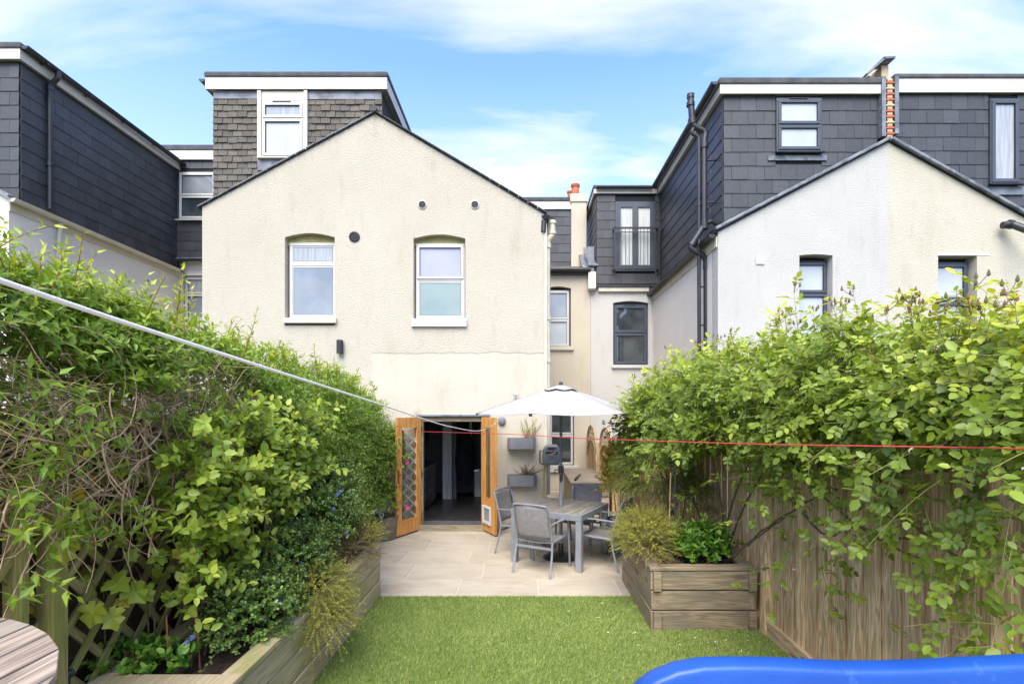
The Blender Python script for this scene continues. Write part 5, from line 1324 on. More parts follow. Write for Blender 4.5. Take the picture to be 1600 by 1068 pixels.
h3 = heather('bushy yellow-green heather spilling over the corner of the right planter', [((1.27, 5.35, .72), (.24, .42, .26), 900), ((1.20, 5.6, .62), (.16, .3, .16), 260)], .5, [((1.30, 5.0, .60), (.16, .2, .1), 90)])
for h, b, tg in ((h1, (-1.8, 4.2, .5), [(-1.6, 4.0, .6), (-1.65, 4.3, .65)]), (h2, (-1.8, 5.3, .5), [(-1.7, 5.1, .7), (-1.7, 5.4, .7)]), (h3, (1.4, 5.4, .5), [(1.3, 5.2, .75), (1.25, 5.5, .8), (1.35, 5.5, .8)])): trunk_stems(h, b, tg, .006)

# low green plants at the near end of the left planter
for i, (px, py, Y, lab) in enumerate(((200, 1040, 3.02, 'small leafy seedling clump at the near end of the left planter, left one'), (262, 1035, 3.05, 'small leafy seedling clump at the near end of the left planter, beside the bare stakes'))):
    s = thing('seedling_clump', lab, 'plant', (0, 0, 0), group='seedlings in the left planter'); p = at(px, py, Y)
    ball_shrub(s, [((p.x, p.y, .56), (.16, .12, .10), 34)], 0, 9, (.03, .055), (.5, .65), M['L_skim'], 'oval', len_r=(.05, .12), tintb=(.2, .5, .3), updir=1, single=60)
    trunk_stems(s, (p.x, p.y, .5), [(p.x, p.y, .62)], .004, M['greenstem'])
for i, (px, y0, y1, Y) in enumerate(((163, 890, 1045, 3.0), (262, 960, 1062, 2.95), (232, 940, 1030, 3.1), (310, 960, 1050, 3.1), (240, 830, 1020, 3.1))):
    st_ = MB().tube([at(px + 3, y1, Y), at(px, (y0 + y1) / 2, Y + .01), at(px - 2, y0, Y + .02)], [.006, .005, .004], 6).build('bare_stake', M['redstem'] if i % 2 else M['bark'], None, smooth=True)
    tag(st_, ['thin bare stem left of the seedlings by the trellis', 'short cut stem standing between the seedlings', 'bare upright stem behind the seedlings', 'bare stake at the right edge of the seedling patch', 'tall thin stem rising behind the vine leaves'][i], 'stake', 'bare stems in the left planter')

# right side: broad-leaved plant, fine dark shrub, variegated bush in blue pot
sk = thing('broad_leaved_plant', 'fresh green leafy clump in the right timber planter', 'plant', (0, 0, 0))
ball_shrub(sk, [((1.80, 5.2, .66), (.30, .26, .18), 190)], 0, 10, (.045, .080), (.34, .44), M['L_skim'], 'oval', len_r=(.08, .15), tintb=(.15, .45, .35), updir=1.1, single=120)
trunk_stems(sk, (1.8, 5.2, .5), [(1.7, 5.15, .75), (1.9, 5.2, .75), (1.8, 5.3, .8)], .006, M['greenstem'])
fs = thing('fine_leaved_shrub', 'dark fine-leaved shrub drooping under the rose behind the right planter', 'shrub', (0, 0, 0))
ball_shrub(fs, [((1.72, 6.7, 1.20), (.50, .5, .56), 1700), ((1.70, 6.7, 1.62), (.36, .4, .25), 500), ((2.0, 6.2, .95), (.3, .4, .35), 400)], 0, 16, (.014, .024), (.3, .42), M['L_fir'], 'lance', len_r=(.12, .26), tintb=(.1, .5, .3), updir=-.15, droop=.4)
trunk_stems(fs, (2.0, 6.7, 0), [(1.9, 6.9, 1.3), (1.7, 6.7, 1.6), (2.0, 6.3, 1.0)], .012)
px_, py_ = 1.42, 7.55
pot = thing('plant_pot', 'round blue glazed pot behind the right-hand chair', 'pot', (px_, py_, 0))
MB().lathe([(.001, .0), (.16, 0), (.18, .02), (.22, .25), (.235, .42), (.255, .43), (.255, .47), (.235, .47), (.22, .44), (.001, .42)], 32).build('body', M['bluepot'], pot, smooth=True)
MB().lathe([(.001, .435), (.22, .435), (.22, .43)], 20).build('soil', M['soil'], pot)
vb = thing('variegated_bush', 'yellow variegated bush growing in the blue pot', 'shrub', (0, 0, 0))
ball_shrub(vb, [((px_, py_, .98), (.26, .26, .36), 460), ((px_ - .03, py_, 1.32), (.16, .16, .26), 160)], 0, 12, (.022, .040), (.4, .5), M['L_var'], 'oval', len_r=(.08, .16), tintb=(.0, .75, .3), updir=.8)
trunk_stems(vb, (px_, py_, .43), [(px_, py_, 1.2), (px_ - .1, py_, .95), (px_ + .1, py_ + .05, 1.0)], .009)

# ================================================================ ROSE
ro = thing('climbing_rose', 'huge climbing rose with fresh green leaves, buds and pale yellow blooms over the right fence', 'rose', (0, 0, 0))
def rose_nodes(P, d, ln, nl, Lc, tintf, out, droop=.3):
    bp, ax_, nn, t, PL = shoots(P, d, ln, nl, droop=droop, out=out, upn=.85, pair=False, spread=.9)
    n_ = len(bp); Lc_ = rng.uniform(*Lc, n_); tt = tintf(bp, t)
    P5, A5, N5, L5 = compound(bp, ax_, nn, Lc_, 5); T5 = np.tile(tt, 5) + rng.normal(0, .07, len(P5))
    return P5, A5, N5, L5, T5, PL, (bp, ax_, Lc_)
def rose():
    N = 1050
    Y = 1.9 + 5.6 * rng.random(N) ** 1.15
    xin = np.interp(Y, [1.9, 3.4, 4.6, 5.4, 7.0, 7.6], [2.05, 1.98, 1.74, 1.58, 1.45, 1.7])
    tz = np.interp(Y, [1.9, 2.9, 4, 5.4, 6.4, 7.6], [2.34, 2.40, 2.50, 2.56, 2.44, 2.05])
    bz_ = np.interp(Y, [1.9, 4, 5, 7.6], [1.98, 1.86, 1.62, 1.5])
    u = rng.random(N); Z = bz_ + (tz - bz_) * u
    curve = .30 * np.clip(u - .65, 0, 1) / .35
    X = xin + curve + rng.random(N) ** 1.6 * .55
    P = np.stack([X, Y, Z], -1); P[:, 0] += npn(P, 1.1) * .12; P[:, 2] += npn(P, 1.7) * .07
    d = np.stack([-.8 + rng.normal(0, .4, N) + .6 * u, rng.normal(-.25, .5, N), rng.normal(.15, .3, N) + .75 * u ** 2], -1)
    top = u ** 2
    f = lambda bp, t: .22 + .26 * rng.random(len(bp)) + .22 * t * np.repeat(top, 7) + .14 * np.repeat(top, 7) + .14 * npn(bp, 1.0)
    a = rose_nodes(P, d, rng.uniform(.22, .45, N), 7, (.075, .125), f, np.array([-.7, -.5, .2]))
    # hanging sprays low over the boards
    N = 55
    Y = rng.uniform(2.1, 4.7, N); P = np.stack([rng.uniform(2.0, 2.16, N), Y, 1.86 - np.abs(rng.normal(0, .16, N)) - .10 * (Y < 3.2)], -1)
    d = np.stack([rng.normal(-.35, .3, N), rng.normal(-.1, .6, N), rng.normal(-.55, .4, N)], -1)
    b = rose_nodes(P, d, rng.uniform(.14, .34, N), 5, (.08, .12), lambda bp, t: .25 + .3 * rng.random(len(bp)), np.array([-.9, -.4, .1]))
    # sprays built at picked places: left-hand low spray, far-right branches
    pk = []
    for px, py, X_, dx, dz, l in ((1200, 880, 2.05, -.6, -.5, .3), (1225, 865, 2.0, -.4, -.9, .35), (1280, 860, 2.05, .1, -1, .4), (1300, 850, 2.0, .2, -.8, .3), (1345, 800, 2.0, -.5, -.3, .35), (1440, 800, 2.05, -.6, -.2, .35),
                                  (1500, 820, 2.05, -.4, -.8, .35), (1540, 870, 2.1, -.3, -.9, .35), (1590, 830, 2.1, -.5, -.5, .3), (1590, 930, 2.05, .1, -.9, .25), (1560, 975, 2.05, -.9, -.1, .3), (1530, 985, 2.0, -.6, -.5, .25), (1190, 740, 1.9, -.6, -.1, .4), (1230, 760, 1.9, -.4, -.3, .4),
                                  (1090, 770, 1.8, -.5, -.3, .3), (1060, 720, 1.6, -.6, -.2, .35), (1130, 800, 1.95, -.4, -.3, .3), (1200, 790, 2.0, .4, -.4, .3), (1380, 760, 1.95, -.3, -.4, .35), (1470, 750, 1.95, -.4, -.3, .35)):
        Y_ = X_ * 800 / (px - 818); pk.append(((X_, Y_, CAMH - (py - 640) / 800 * Y_), (dx * .6, dx * -.6, dz), l))
    P = np.array([p[0] for p in pk]); d = np.array([p[1] for p in pk]); ln = np.array([p[2] for p in pk])
    c = rose_nodes(P, d, ln, 6, (.085, .13), lambda bp, t: .3 + .25 * rng.random(len(bp)), np.array([-.8, -.5, .2]), droop=.2)
    # tall flowering shoots over the skyline
    sk_ = [(1252, 440), (1150, 520), (1195, 505), (1340, 455), (1360, 490), (1425, 470), (1492, 460), (1578, 450), (1230, 480), (1290, 490), (1395, 480), (1460, 485), (1540, 475), (1600, 480), (1115, 530), (1060, 545), (990, 590), (1020, 570), (1310, 480), (1510, 490)]
    sk_ += [(random.uniform(1060, 1600), None) for _ in range(16)]
    P, ln = [], []
    for px, py in sk_:
        if py is None: py = float(np.interp(px, [1060, 1150, 1250, 1350, 1600], [560, 530, 500, 490, 480])) - random.uniform(0, 28)
        X_ = 2.15 if px > 1150 else 1.9; Y_ = X_ * 800 / (px - 818) if px > 1040 else 6.4; X_ = (px - 818) / 800 * Y_
        z = CAMH - (py - 640) / 800 * Y_; zb_ = min(z - .25, 2.55); P.append((X_, Y_, zb_)); ln.append(z - zb_)
    P = np.array(P); ln = np.array(ln); N = len(P)
    d = np.stack([rng.normal(0, .12, N), rng.normal(0, .12, N), np.ones(N)], -1)
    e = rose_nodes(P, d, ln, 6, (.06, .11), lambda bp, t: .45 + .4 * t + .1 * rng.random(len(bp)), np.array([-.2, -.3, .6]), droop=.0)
    buds = MB()
    for i in range(N):
        tip = Vector(e[5][i, -1]); R_ = .012
        for k in range(3):
            q = tip + Vector((random.uniform(-.05, .05), random.uniform(-.05, .05), random.uniform(-.02, .05)))
            buds.tube([tip - Vector((0, 0, .03)), q], .0018, 4); 
            buds.lathe([(.001, -.012), (.008, -.006), (.0085, .002), (.005, .014), (.001, .024)], 6, tuple(q))
    o = buds.build('bud', M['bud'], ro, smooth=True); o['kind'] = 'stuff'
    P, A, Nn, L, T = [np.concatenate([q[i] for q in (a, b, c, e)]) for i in range(5)]
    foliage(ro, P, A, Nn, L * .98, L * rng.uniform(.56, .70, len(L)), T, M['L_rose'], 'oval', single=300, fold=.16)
    for q, r_ in ((a, .0032), (b, .003), (c, .0035), (e, .0045)):
        stems(ro, q[5], r_, .0014, M['greenstem'], 'shoot')
        bp_, ax_, Lc_ = q[6]; ts = np.linspace(0, 1, 3)[None, :, None]
        stems(ro, bp_[:, None, :] + nrm(ax_)[:, None, :] * (Lc_ * .95)[:, None, None] * ts, .0013, .0009, M['greenstem'], 'leaf_stalk')
    # fill behind, leaves tinted dark for the shaded gaps in the rose
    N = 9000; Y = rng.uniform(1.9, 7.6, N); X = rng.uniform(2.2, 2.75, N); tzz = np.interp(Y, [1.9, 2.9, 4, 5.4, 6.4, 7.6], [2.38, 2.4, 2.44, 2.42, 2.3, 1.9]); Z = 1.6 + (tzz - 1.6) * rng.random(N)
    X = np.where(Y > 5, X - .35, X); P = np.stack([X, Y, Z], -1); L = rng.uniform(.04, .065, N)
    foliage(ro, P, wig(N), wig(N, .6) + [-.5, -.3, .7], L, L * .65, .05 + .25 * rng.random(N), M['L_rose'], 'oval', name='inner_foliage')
    # woody canes
    for p0, p1, bl in (((2.12, 5.3, .5), (1.9, 5.6, 2.3), (.15, .2, 0)), ((2.1, 5.5, .5), (2.1, 4.0, 2.1), (0, .3, .3)), ((2.05, 5.15, .55), (2.16, 3.6, 1.5), (0, -.1, .2)), ((2.1, 5.6, .5), (1.6, 6.6, 2.2), (0, .1, .2)),
                       ((2.12, 5.4, .5), (2.1, 2.6, 2.3), (0, .4, .7)), ((2.14, 4.2, 1.75), (2.12, 2.7, 1.28), (0, .1, -.2)), ((2.14, 3.3, 1.7), (2.1, 2.3, 1.35), (0, 0, -.15)), ((2.13, 3.9, 1.3), (2.14, 3.25, 1.38), (-.03, 0, -.25)), ((2.12, 3.3, 1.35), (2.1, 2.25, 1.55), (0, 0, -.15)), ((2.1, 5.2, .55), (1.75, 4.9, .62), (0, 0, .02)), ((2.0, 5.1, .56), (2.14, 4.2, 1.2), (0, 0, 0))):
        b_ = bezier_stem(np.array(p0), np.array(p1), np.array(bl), 14)
        MB().tube([Vector(q) + Vector((0, random.uniform(-.01, .01), random.uniform(-.01, .01))) for q in b_], [.011 - .006 * k_ / 14 for k_ in range(14)], 7).build('cane', M['bark'], ro, smooth=True)
    # blooms and yellow leaves
    for i, (px, py, X_, s) in enumerate(((1203, 724, 1.85, .022), (1205, 762, 1.85, .026), (1344, 772, 1.95, .028), (1452, 640, 1.95, .022), (1480, 655, 1.95, .02), (1310, 816, 2.0, .014), (1220, 750, 1.85, .014), (1470, 980, 2.05, .014), (1235, 890, 2.05, .012), (1500, 760, 2.0, .02), (1100, 670, 1.6, .02), (1340, 548, 2.0, .018), (1180, 610, 1.8, .016))):
        Y_ = X_ * 800 / (px - 818); c_ = Vector((X_, Y_ - .05, CAMH - (py - 640) / 800 * (Y_ - .05)))
        f_ = MB()
        for ring, (rr, npet, tilt) in enumerate(((1.0, 6, .35), (.72, 5, .8), (.4, 4, 1.2))):
            for k in range(npet):
                q = 2 * math.pi * k / npet + ring * .5; rad = Vector((math.cos(q), math.sin(q), 0)); tn = Vector((-math.sin(q), math.cos(q), 0)); up_ = Vector((0, 0, 1))
                dr_ = rad * math.cos(tilt) + up_ * math.sin(tilt); S_ = s * rr
                f_.add([c_, c_ + dr_ * S_ * .6 + tn * S_ * .45, c_ + dr_ * S_ * 1.1 + tn * S_ * .3 + up_ * .003, c_ + dr_ * S_ * 1.1 - tn * S_ * .3 + up_ * .003, c_ + dr_ * S_ * .6 - tn * S_ * .45], [(0, 1, 2, 3, 4)])
        f_.build('bloom', M['petal_y'], ro, fix=False)
rose()
# fallen petals on the turf
for i, (px, py) in enumerate(((950, 992), (993, 991), (1086, 999), (1104, 1006), (1120, 1006), (1137, 1004), (1066, 1012), (933, 967), (988, 950), (940, 945), (1170, 1003), (1000, 1010), (750, 945), (662, 937), (1160, 1020), (695, 936), (890, 958))):
    Y_ = CAMH * 800 / (py - 640); x = (px - 818) / 800 * Y_; f_ = MB(); s = random.uniform(.006, .013)
    for k in range(random.randint(1, 3)):
        a = random.uniform(0, 6.28); c_ = Vector((x + random.uniform(-.02, .02), Y_ + random.uniform(-.02, .02), .024)); u_ = Vector((math.cos(a), math.sin(a), .1)); v_ = Vector((-math.sin(a), math.cos(a), .1))
        f_.add([c_ - u_ * s, c_ + v_ * s * .6, c_ + u_ * s, c_ - v_ * s * .6, c_ + Vector((0, 0, .006))], [(0, 1, 4), (1, 2, 4), (2, 3, 4), (3, 0, 4)])
    o = f_.build('fallen_petal', M['petal_white'], None, fix=False); tag(o, 'pale fallen petal lying on the artificial turf', 'petal', 'fallen petals on the turf')
# ================================================================ DINING SET
TA = math.atan2(-.495, .909); TC = Vector((.527, 7.21, 0)); U = Vector((math.cos(TA), math.sin(TA), 0)); V_ = Vector((-math.sin(TA), math.cos(TA), 0))
tb = thing('garden_table', 'square grey aluminium garden table with slatted top under the parasol', 'table', TC, TA)
hs_ = .52
for sx in (-1, 1):
    for sy in (-1, 1): bx('leg', M['alu'], tb, sx * (hs_ - .045) - .04, sx * (hs_ - .045) + .04, sy * (hs_ - .045) - .04, sy * (hs_ - .045) + .04, 0, .655, bevel=.006)
ap = MB()
for s in (-1, 1): ap.box(-hs_, hs_, s * hs_ - .045 * (s > 0), s * hs_ + .045 * (s < 0), .657, .735).box(s * hs_ - .045 * (s > 0), s * hs_ + .045 * (s < 0), -hs_ + .045, hs_ - .045, .657, .735)
ap.build('apron', M['alu'], tb, bevel=.005)
nsl = 9; ws = (2 * hs_ - .09) / nsl
for i in range(nsl):
    x0 = -hs_ + .045 + i * ws
    if i == 4:
        for a, b in ((-hs_ + .048, -.03), (.03, hs_ - .048)): bx('slat', M['tabletop'], tb, x0 + .003, x0 + ws - .003, a, b, .712, .738, bevel=.003)
    else: bx('slat', M['tabletop'], tb, x0 + .003, x0 + ws - .003, -hs_ + .048, hs_ - .048, .712, .738, bevel=.003)

def copy_tree(o, parent=None):
    c = o.copy(); COL.objects.link(c); c.parent = parent
    for ch in list(o.children): copy_tree(ch, c)
    return c
def make_chair():
    c = thing('garden_chair', '', 'chair', (0, 0, 0), 0, 'garden chairs round the square table')
    for s in (-1, 1):
        MB().tube([(s * .265, -.33, 0), (s * .258, -.26, .25), (s * .25, -.23, .42)], .014, 8).build('leg', M['alu'], c, smooth=True)
        MB().tube([(s * .275, .26, 0), (s * .272, .235, .35), (s * .270, .215, .60), (s * .268, .19, .636)], .014, 8).build('leg', M['alu'], c, smooth=True)
        MB().bar((s * .268, .235, .648), (s * .262, .0, .656), .042, .02).bar((s * .262, .0, .656), (s * .245, -.285, .640), .036, .018).build('armrest', M['alu'], c, bevel=.006)
    f = MB()
    for s in (-1, 1):
        f.tube([(s * .25, -.232, .42), (s * .245, -.262, .56), (s * .238, -.318, .76), (s * .233, -.365, .885)], .014, 8)
        f.tube([(s * .25, .215, .432), (s * .25, 0, .415), (s * .25, -.232, .412)], .013, 8)
    f.tube([(-.233, -.365, .885), (-.12, -.378, .897), (.12, -.378, .897), (.233, -.365, .885)], .013, 8)
    f.bar((-.265, -.245, .34), (.265, -.245, .34), .014, .03).tube([(-.26, .225, .40), (.26, .225, .40)], .012, 8)
    f.build('frame', M['alu'], c, smooth=True)
    # curved sling back and seat
    for nm, fn in (('backrest', lambda u, v: (-.232 + .464 * u, -.25 - .105 * v - .022 * math.sin(math.pi * u) - .012 * math.sin(math.pi * v), .455 + .425 * v)),
                   ('seat', lambda u, v: (-.242 + .484 * u, -.235 + .455 * v, .420 + .012 * v - .020 * math.sin(math.pi * u) + (.0 if v < .9 else -.03 * (v - .9) / .1)))):
        b = MB(); n_ = 8; vs = [fn(i / n_, j / n_) for j in range(n_ + 1) for i in range(n_ + 1)]
        b.add(vs, [(j * (n_ + 1) + i, j * (n_ + 1) + i + 1, (j + 1) * (n_ + 1) + i + 1, (j + 1) * (n_ + 1) + i) for j in range(n_) for i in range(n_)])
        o = b.build(nm, M['sling'], c, smooth=True, fix=False); m_ = o.modifiers.new('thick', 'SOLIDIFY'); m_.thickness = .005
    return c
ch0 = make_chair()
spots = [(TC - V_ * .58, TA, 'grey sling garden chair nearest the lawn, seen from behind'), (TC - U * .60, TA - math.pi / 2, 'grey sling garden chair beside the oak door with the cat flap'),
         (TC + V_ * .66, TA + math.pi, 'grey sling garden chair behind the far side of the table'), (TC + U * .60 + V_ * -.02, TA + math.pi / 2, 'grey sling garden chair at the right of the table beside the blue pot')]
for i, (p, a, lab) in enumerate(spots):
    c = ch0 if i == 0 else copy_tree(ch0); c.location = (p.x, p.y, .004); c.rotation_euler = (0, 0, a); c['label'] = lab

# parasol
um = thing('parasol', 'pale grey six-sided parasol standing through the table', 'parasol', TC)
b = MB(); rim = []; n6 = 6; RR = 1.19; rz = 2.035; tzp = 2.40
def canopy_pt(k, t, rv=0):
    a = R(248) + 2 * math.pi * k / n6; sag = .030 * math.sin(math.pi * t)
    return Vector((math.cos(a) * RR * t, math.sin(a) * RR * t, tzp + (rz - tzp) * t ** 1.12 + rv))
vs, fs_ = [], []
NS, NT = 8, 8
for k in range(n6):
    base = len(vs)
    for j in range(NT + 1):
        t = .14 + .86 * j / NT; A0, A1 = canopy_pt(k, t), canopy_pt(k + 1, t)
        for i in range(NS + 1):
            u = i / NS; p = A0.lerp(A1, u); p = p + Vector((-p.x, -p.y, 0)) * .035 * math.sin(math.pi * u) * t + Vector((0, 0, -.028 * math.sin(math.pi * u) * t)); vs.append(p)
    for j in range(NT):
        for i in range(NS): q = base + j * (NS + 1) + i; fs_.append((q, q + 1, q + NS + 2, q + NS + 1))
o = MB().add(vs, fs_).build('canopy', M['canopy'], um, smooth=True, fix=False); o.modifiers.new('t', 'SOLIDIFY').thickness = .003
cap = MB(); vs = []
for k in range(n6 * 4):
    a = R(248) + 2 * math.pi * k / (n6 * 4); r_ = .235; vs.append((math.cos(a) * r_, math.sin(a) * r_, 2.362 + .012 * math.cos(k * math.pi / 2)))
vs.append((0, 0, 2.435)); cap.add(vs, [(i, (i + 1) % (n6 * 4), n6 * 4) for i in range(n6 * 4)])
o = cap.build('vent_cap', M['canopy'], um, smooth=True); o.modifiers.new('t', 'SOLIDIFY').thickness = .003
MB().lathe([(.001, .05), (.018, .045), (.03, .02), (.028, 0), (.001, 0)], 14, (0, 0, 2.43)).build('finial', M['black'], um, smooth=True)
for k in range(n6):
    p0, p1 = canopy_pt(k, .05, -.03), canopy_pt(k, 1.0, -.018)
    MB().bar(p0, p1, .014, .014).build('rib', M['alu'], um); MB().bar((0, 0, 2.06), canopy_pt(k, .5, -.03), .010, .010).build('strut', M['alu'], um)
    o = MB().box(-.02, .02, -.008, .008, -.02, .012).build('rib_end', M['black'], um); o.location = canopy_pt(k, .995, -.015); o.rotation_euler = (0, 0, R(248) + 2 * math.pi * k / n6 + math.pi / 2)
MB().tube([(0, 0, .03), (0, 0, 1.30)], .024, 14).build('pole', M['alu'], um, smooth=True)
MB().tube([(0, 0, 1.28), (0, 0, 2.42)], .020, 14).build('pole', M['grey_tub'], um, smooth=True)
MB().tube([(0, 0, 2.03), (0, 0, 2.09)], .036, 14).build('hub', M['black'], um, smooth=True)
hb_ = MB().box(-.038, .038, -.05, .035, 1.20, 1.30).box(-.024, .024, -.055, -.02, 1.08, 1.20).build('crank_box', M['black'], um, bevel=.012)
MB().tube([(-.03, -.02, 1.24), (-.085, -.02, 1.24), (-.09, -.03, 1.19)], .008, 8).build('crank_handle', M['black'], hb_)
MB().lathe([(.001, 0), (.25, 0), (.25, .018), (.22, .035), (.09, .05), (.04, .06), (.034, .2), (.025, .21)], 40).build('base', M['black'], um, smooth=True)

# ================================================================ WALL FITTINGS
def wall_trough(x0, x1, z0, z1, lab):
    t = thing('wall_planter', lab, 'planter', ((x0 + x1) / 2, YF, z0)); w = (x1 - x0) / 2; h = z1 - z0; d = .19
    b = MB(); th = .012
    n_ = 10
    out = [(-w, 0), (w, 0), (w, -d + .05), (w - .05, -d), (-w + .05, -d), (-w, -d + .05)]
    inn = [(x * .93, y * .9 - .006) for x, y in out]
    vs = [(x, y - .004, 0) for x, y in out] + [(x, y - .004, h) for x, y in out] + [(x, y - .004, h) for x, y in inn] + [(x, y - .004, h - .03) for x, y in inn]
    m = 6; fs2 = [tuple(range(m))] + [(i, (i + 1) % m, m + (i + 1) % m, m + i) for i in range(m)] + [(m + i, m + (i + 1) % m, 2 * m + (i + 1) % m, 2 * m + i) for i in range(m)] + [(2 * m + i, 2 * m + (i + 1) % m, 3 * m + (i + 1) % m, 3 * m + i) for i in range(m)] + [tuple(3 * m + i for i in range(m))]
    b.add(vs, fs2).build('trough', M['grey_tub'], t, bevel=.006)
    bx('soil', M['soil'], t, -w * .9, w * .9, -d * .88, -.02, h - .028, h - .012)
    bx('badge', M['alu'], t, -.012, .03, -d - .0065, -d - .003, .025, .032)
    return t
wall_trough(Xp(793), Xp(837), 1.415, 1.605, 'upper grey trough planter on the cream wall')
wall_trough(Xp(793), Xp(838), .785, .975, 'lower grey trough planter on the cream wall')
wp1 = thing('potted_plant', 'upright sparse plant with pale leaves in the upper wall trough', 'plant', (0, 0, 0))
def sprig(root, c, n_, ln, nl, L, m, tb, st, sp=.45):
    P = np.array(c) + np.stack([rng.normal(0, .06, n_), rng.normal(0, .03, n_), np.zeros(n_)], -1); d = np.stack([rng.normal(.05, sp, n_), rng.normal(-.1, sp * .6, n_), np.ones(n_)], -1)
    bp, ax_, nn, t, PL = shoots(P, d, rng.uniform(*ln, n_), nl, droop=.1, upn=.6, pair=False, t0=.35); k = len(bp); Lx = rng.uniform(*L, k)
    foliage(root, bp, ax_, nn, Lx, Lx * .42, tb[0] + tb[1] * rng.random(k), m, 'oval'); stems(root, PL, .004, .0018, st, 'stem')
sprig(wp1, (Xp(826), YF - .1, 1.59), 16, (.2, .42), 11, (.022, .04), M['L_lime'], (.3, .6), M['redstem'])
wp2 = thing('potted_plant', 'dry brown wispy plant in the lower wall trough', 'plant', (0, 0, 0))
sprig(wp2, (Xp(824), YF - .1, .96), 46, (.12, .27), 12, (.010, .02), M['L_twiggy'], (.1, .7), M['bark'], .9)
lamp = thing('wall_light', 'round dark grey wall light right of the oak doors', 'wall light', tuple(at(784, 657, YF)))
o = MB().lathe([(.001, .065), (.045, .065), (.066, .05), (.07, .02), (.07, .004), (.001, .004)], 24).build('shade', M['grey_tub'], lamp, smooth=True); o.rotation_euler = (R(90), 0, 0)
o = MB().lathe([(.055, -.002), (.055, .004), (.001, .004)], 20).build('back_plate', M['black'], lamp); o.rotation_euler = (R(90), 0, 0)
tag(MB().tube([at(531, 552, YF - .06), at(531, 531, YF - .06)], .055, 16).tube([at(531, 541, YF - .06), at(531, 541, YF - .0)], .02, 8).build('wall_light', M['black'], None, smooth=True), 'black tubular wall light above the left climber', 'wall light')
hk = MB().tube([at(736, 735, YF), at(742, 735, YF - .05), at(743, 733, YF - .07)], .006, 6).build('wall_hook', M['alu'], None); tag(hk, 'small metal hook on the wall between the oak door and the troughs', 'hook')
hk.location.x += .05
hr_ = thing('hose_reel', 'dark grey wall mounted hose reel at the corner of the cream house', 'hose reel', (Xp(861, 8.75), 8.72, Zp(712, 8.72)))
b = MB(); prof = [(-.13, -.14), (.13, -.14), (.15, -.05), (.15, .10), (.11, .19), (-.08, .19), (-.14, .12), (-.15, -.06)]
b.prism([(x, -.13, z) for x, z in prof], (0, .26, 0)); b.build('housing', M['grey_tub'], hr_, bevel=.03, seg=3)
bx('handle', M['black'], hr_, -.07, .07, -.145, -.10, .13, .16, bevel=.008)
bx('recess', M['black'], hr_, -.10, .10, -.136, -.128, .045, .085, bevel=.004)
bx('badge', M['alu'], hr_, -.05, .04, -.134, -.129, -.09, -.075)
MB().tube([(-.15, 0, .09), (-.19, 0, .09), (-.19, 0, -.12), (-.13, .0, -.14)], .012, 8).build('bracket', M['black'], hr_)
MB().tube([(-.12, -.02, .04), (-.04, -.16, .03), (.07, -.16, .07)], .010, 8).build('hose_end', M['cane'], hr_)
tag(MB().tube([(Xp(851, 8.72), 8.74, Zp(728, 8.72)), (Xp(850, 8.72), 8.76, 1.0), (Xp(849, 8.72), 8.78, .3), (Xp(849, 8.72) + .02, 8.7, .03)], .014, 8).build('garden_hose', M['hose'], None, smooth=True), 'yellow hose hanging down the house corner below the reel', 'hose')
# storage box in the passage
sb = thing('storage_bench', 'low cream storage bench with a brown board lid in the side passage', 'storage bench', (1.30, 11.0, 0))
bx('body', M['cream_smooth'], sb, -.36, .36, -1.1, 1.1, .01, .66, bevel=.01); bx('lid', M['boxlid'], sb, -.40, .38, -1.15, 1.14, .665, .70, bevel=.006)
bx('panel', M['boxlid'], sb, .0, .34, -1.13, -1.105, .42, .62); bx('panel', M['grey_tub'], sb, -.30, -.04, -1.125, -1.105, .08, .5)
tag(MB().tube([(1.0, 9.95, .72), (1.05, 10.15, .73), (1.12, 10.5, .72), (1.2, 10.75, .73)], [.02, .028, .022, .012], 8).build('tool_handle', M['black'], None), 'dark curved tool lying on the bench lid', 'tool')

# galvanised pot and plants near the left door
gp = thing('metal_tub', 'galvanised round tub standing behind the open left door', 'tub', (-2.27, 8.25, 0))
MB().lathe([(.001, 0), (.20, 0), (.21, .01), (.245, .36), (.255, .365), (.255, .38), (.235, .38), (.23, .34), (.001, .33)], 32).build('body', M['galv'], gp, smooth=True)
MB().lathe([(.001, .335), (.232, .335), (.232, .33)], 20).build('soil', M['soil'], gp)
tg_ = MB().tube([(.03, -.17, .34), (.03, -.18, .40)], .012, 8)
tg_.tube([(.03 + .028 * math.cos(q * math.pi / 6), -.18, .43 + .028 * math.sin(q * math.pi / 6)) for q in range(13)], .008, 6).build('ring_handle', M['upvc'], gp)
ml = thing('mallow_plant', 'leafy plant by the open oak door, its pink flowers standing in for the reflection in the glass', 'plant', (0, 0, 0))
ball_shrub(ml, [((-2.26, 8.3, .62), (.22, .22, .22), 150), ((-2.18, 8.45, 1.3), (.16, .2, .5), 240)], 0, 10, (.025, .045), (.5, .7), M['L_climb'], 'round', tintb=(.1, .4, .2))
trunk_stems(ml, (-2.27, 8.3, .33), [(-2.2, 8.4, 1.4), (-2.25, 8.3, .8), (-2.15, 8.45, 1.1)], .005, M['greenstem'])
for px, py in ((629, 676), (626, 672), (636, 722), (637, 792)):  # flowers put behind the door glass in place of a garden reflection
    c_ = at(px, py, 8.5); f_ = MB()
    for k in range(6):
        q = 2 * math.pi * k / 6; u_ = Vector((math.cos(q), -.35, math.sin(q))); w_ = Vector((-math.sin(q), 0, math.cos(q))); f_.add([c_, c_ + u_ * .03 + w_ * .016, c_ + u_ * .045, c_ + u_ * .03 - w_ * .016], [(0, 1, 2, 3)])
    f_.build('flower', M['petal_pink'], ml, fix=False)
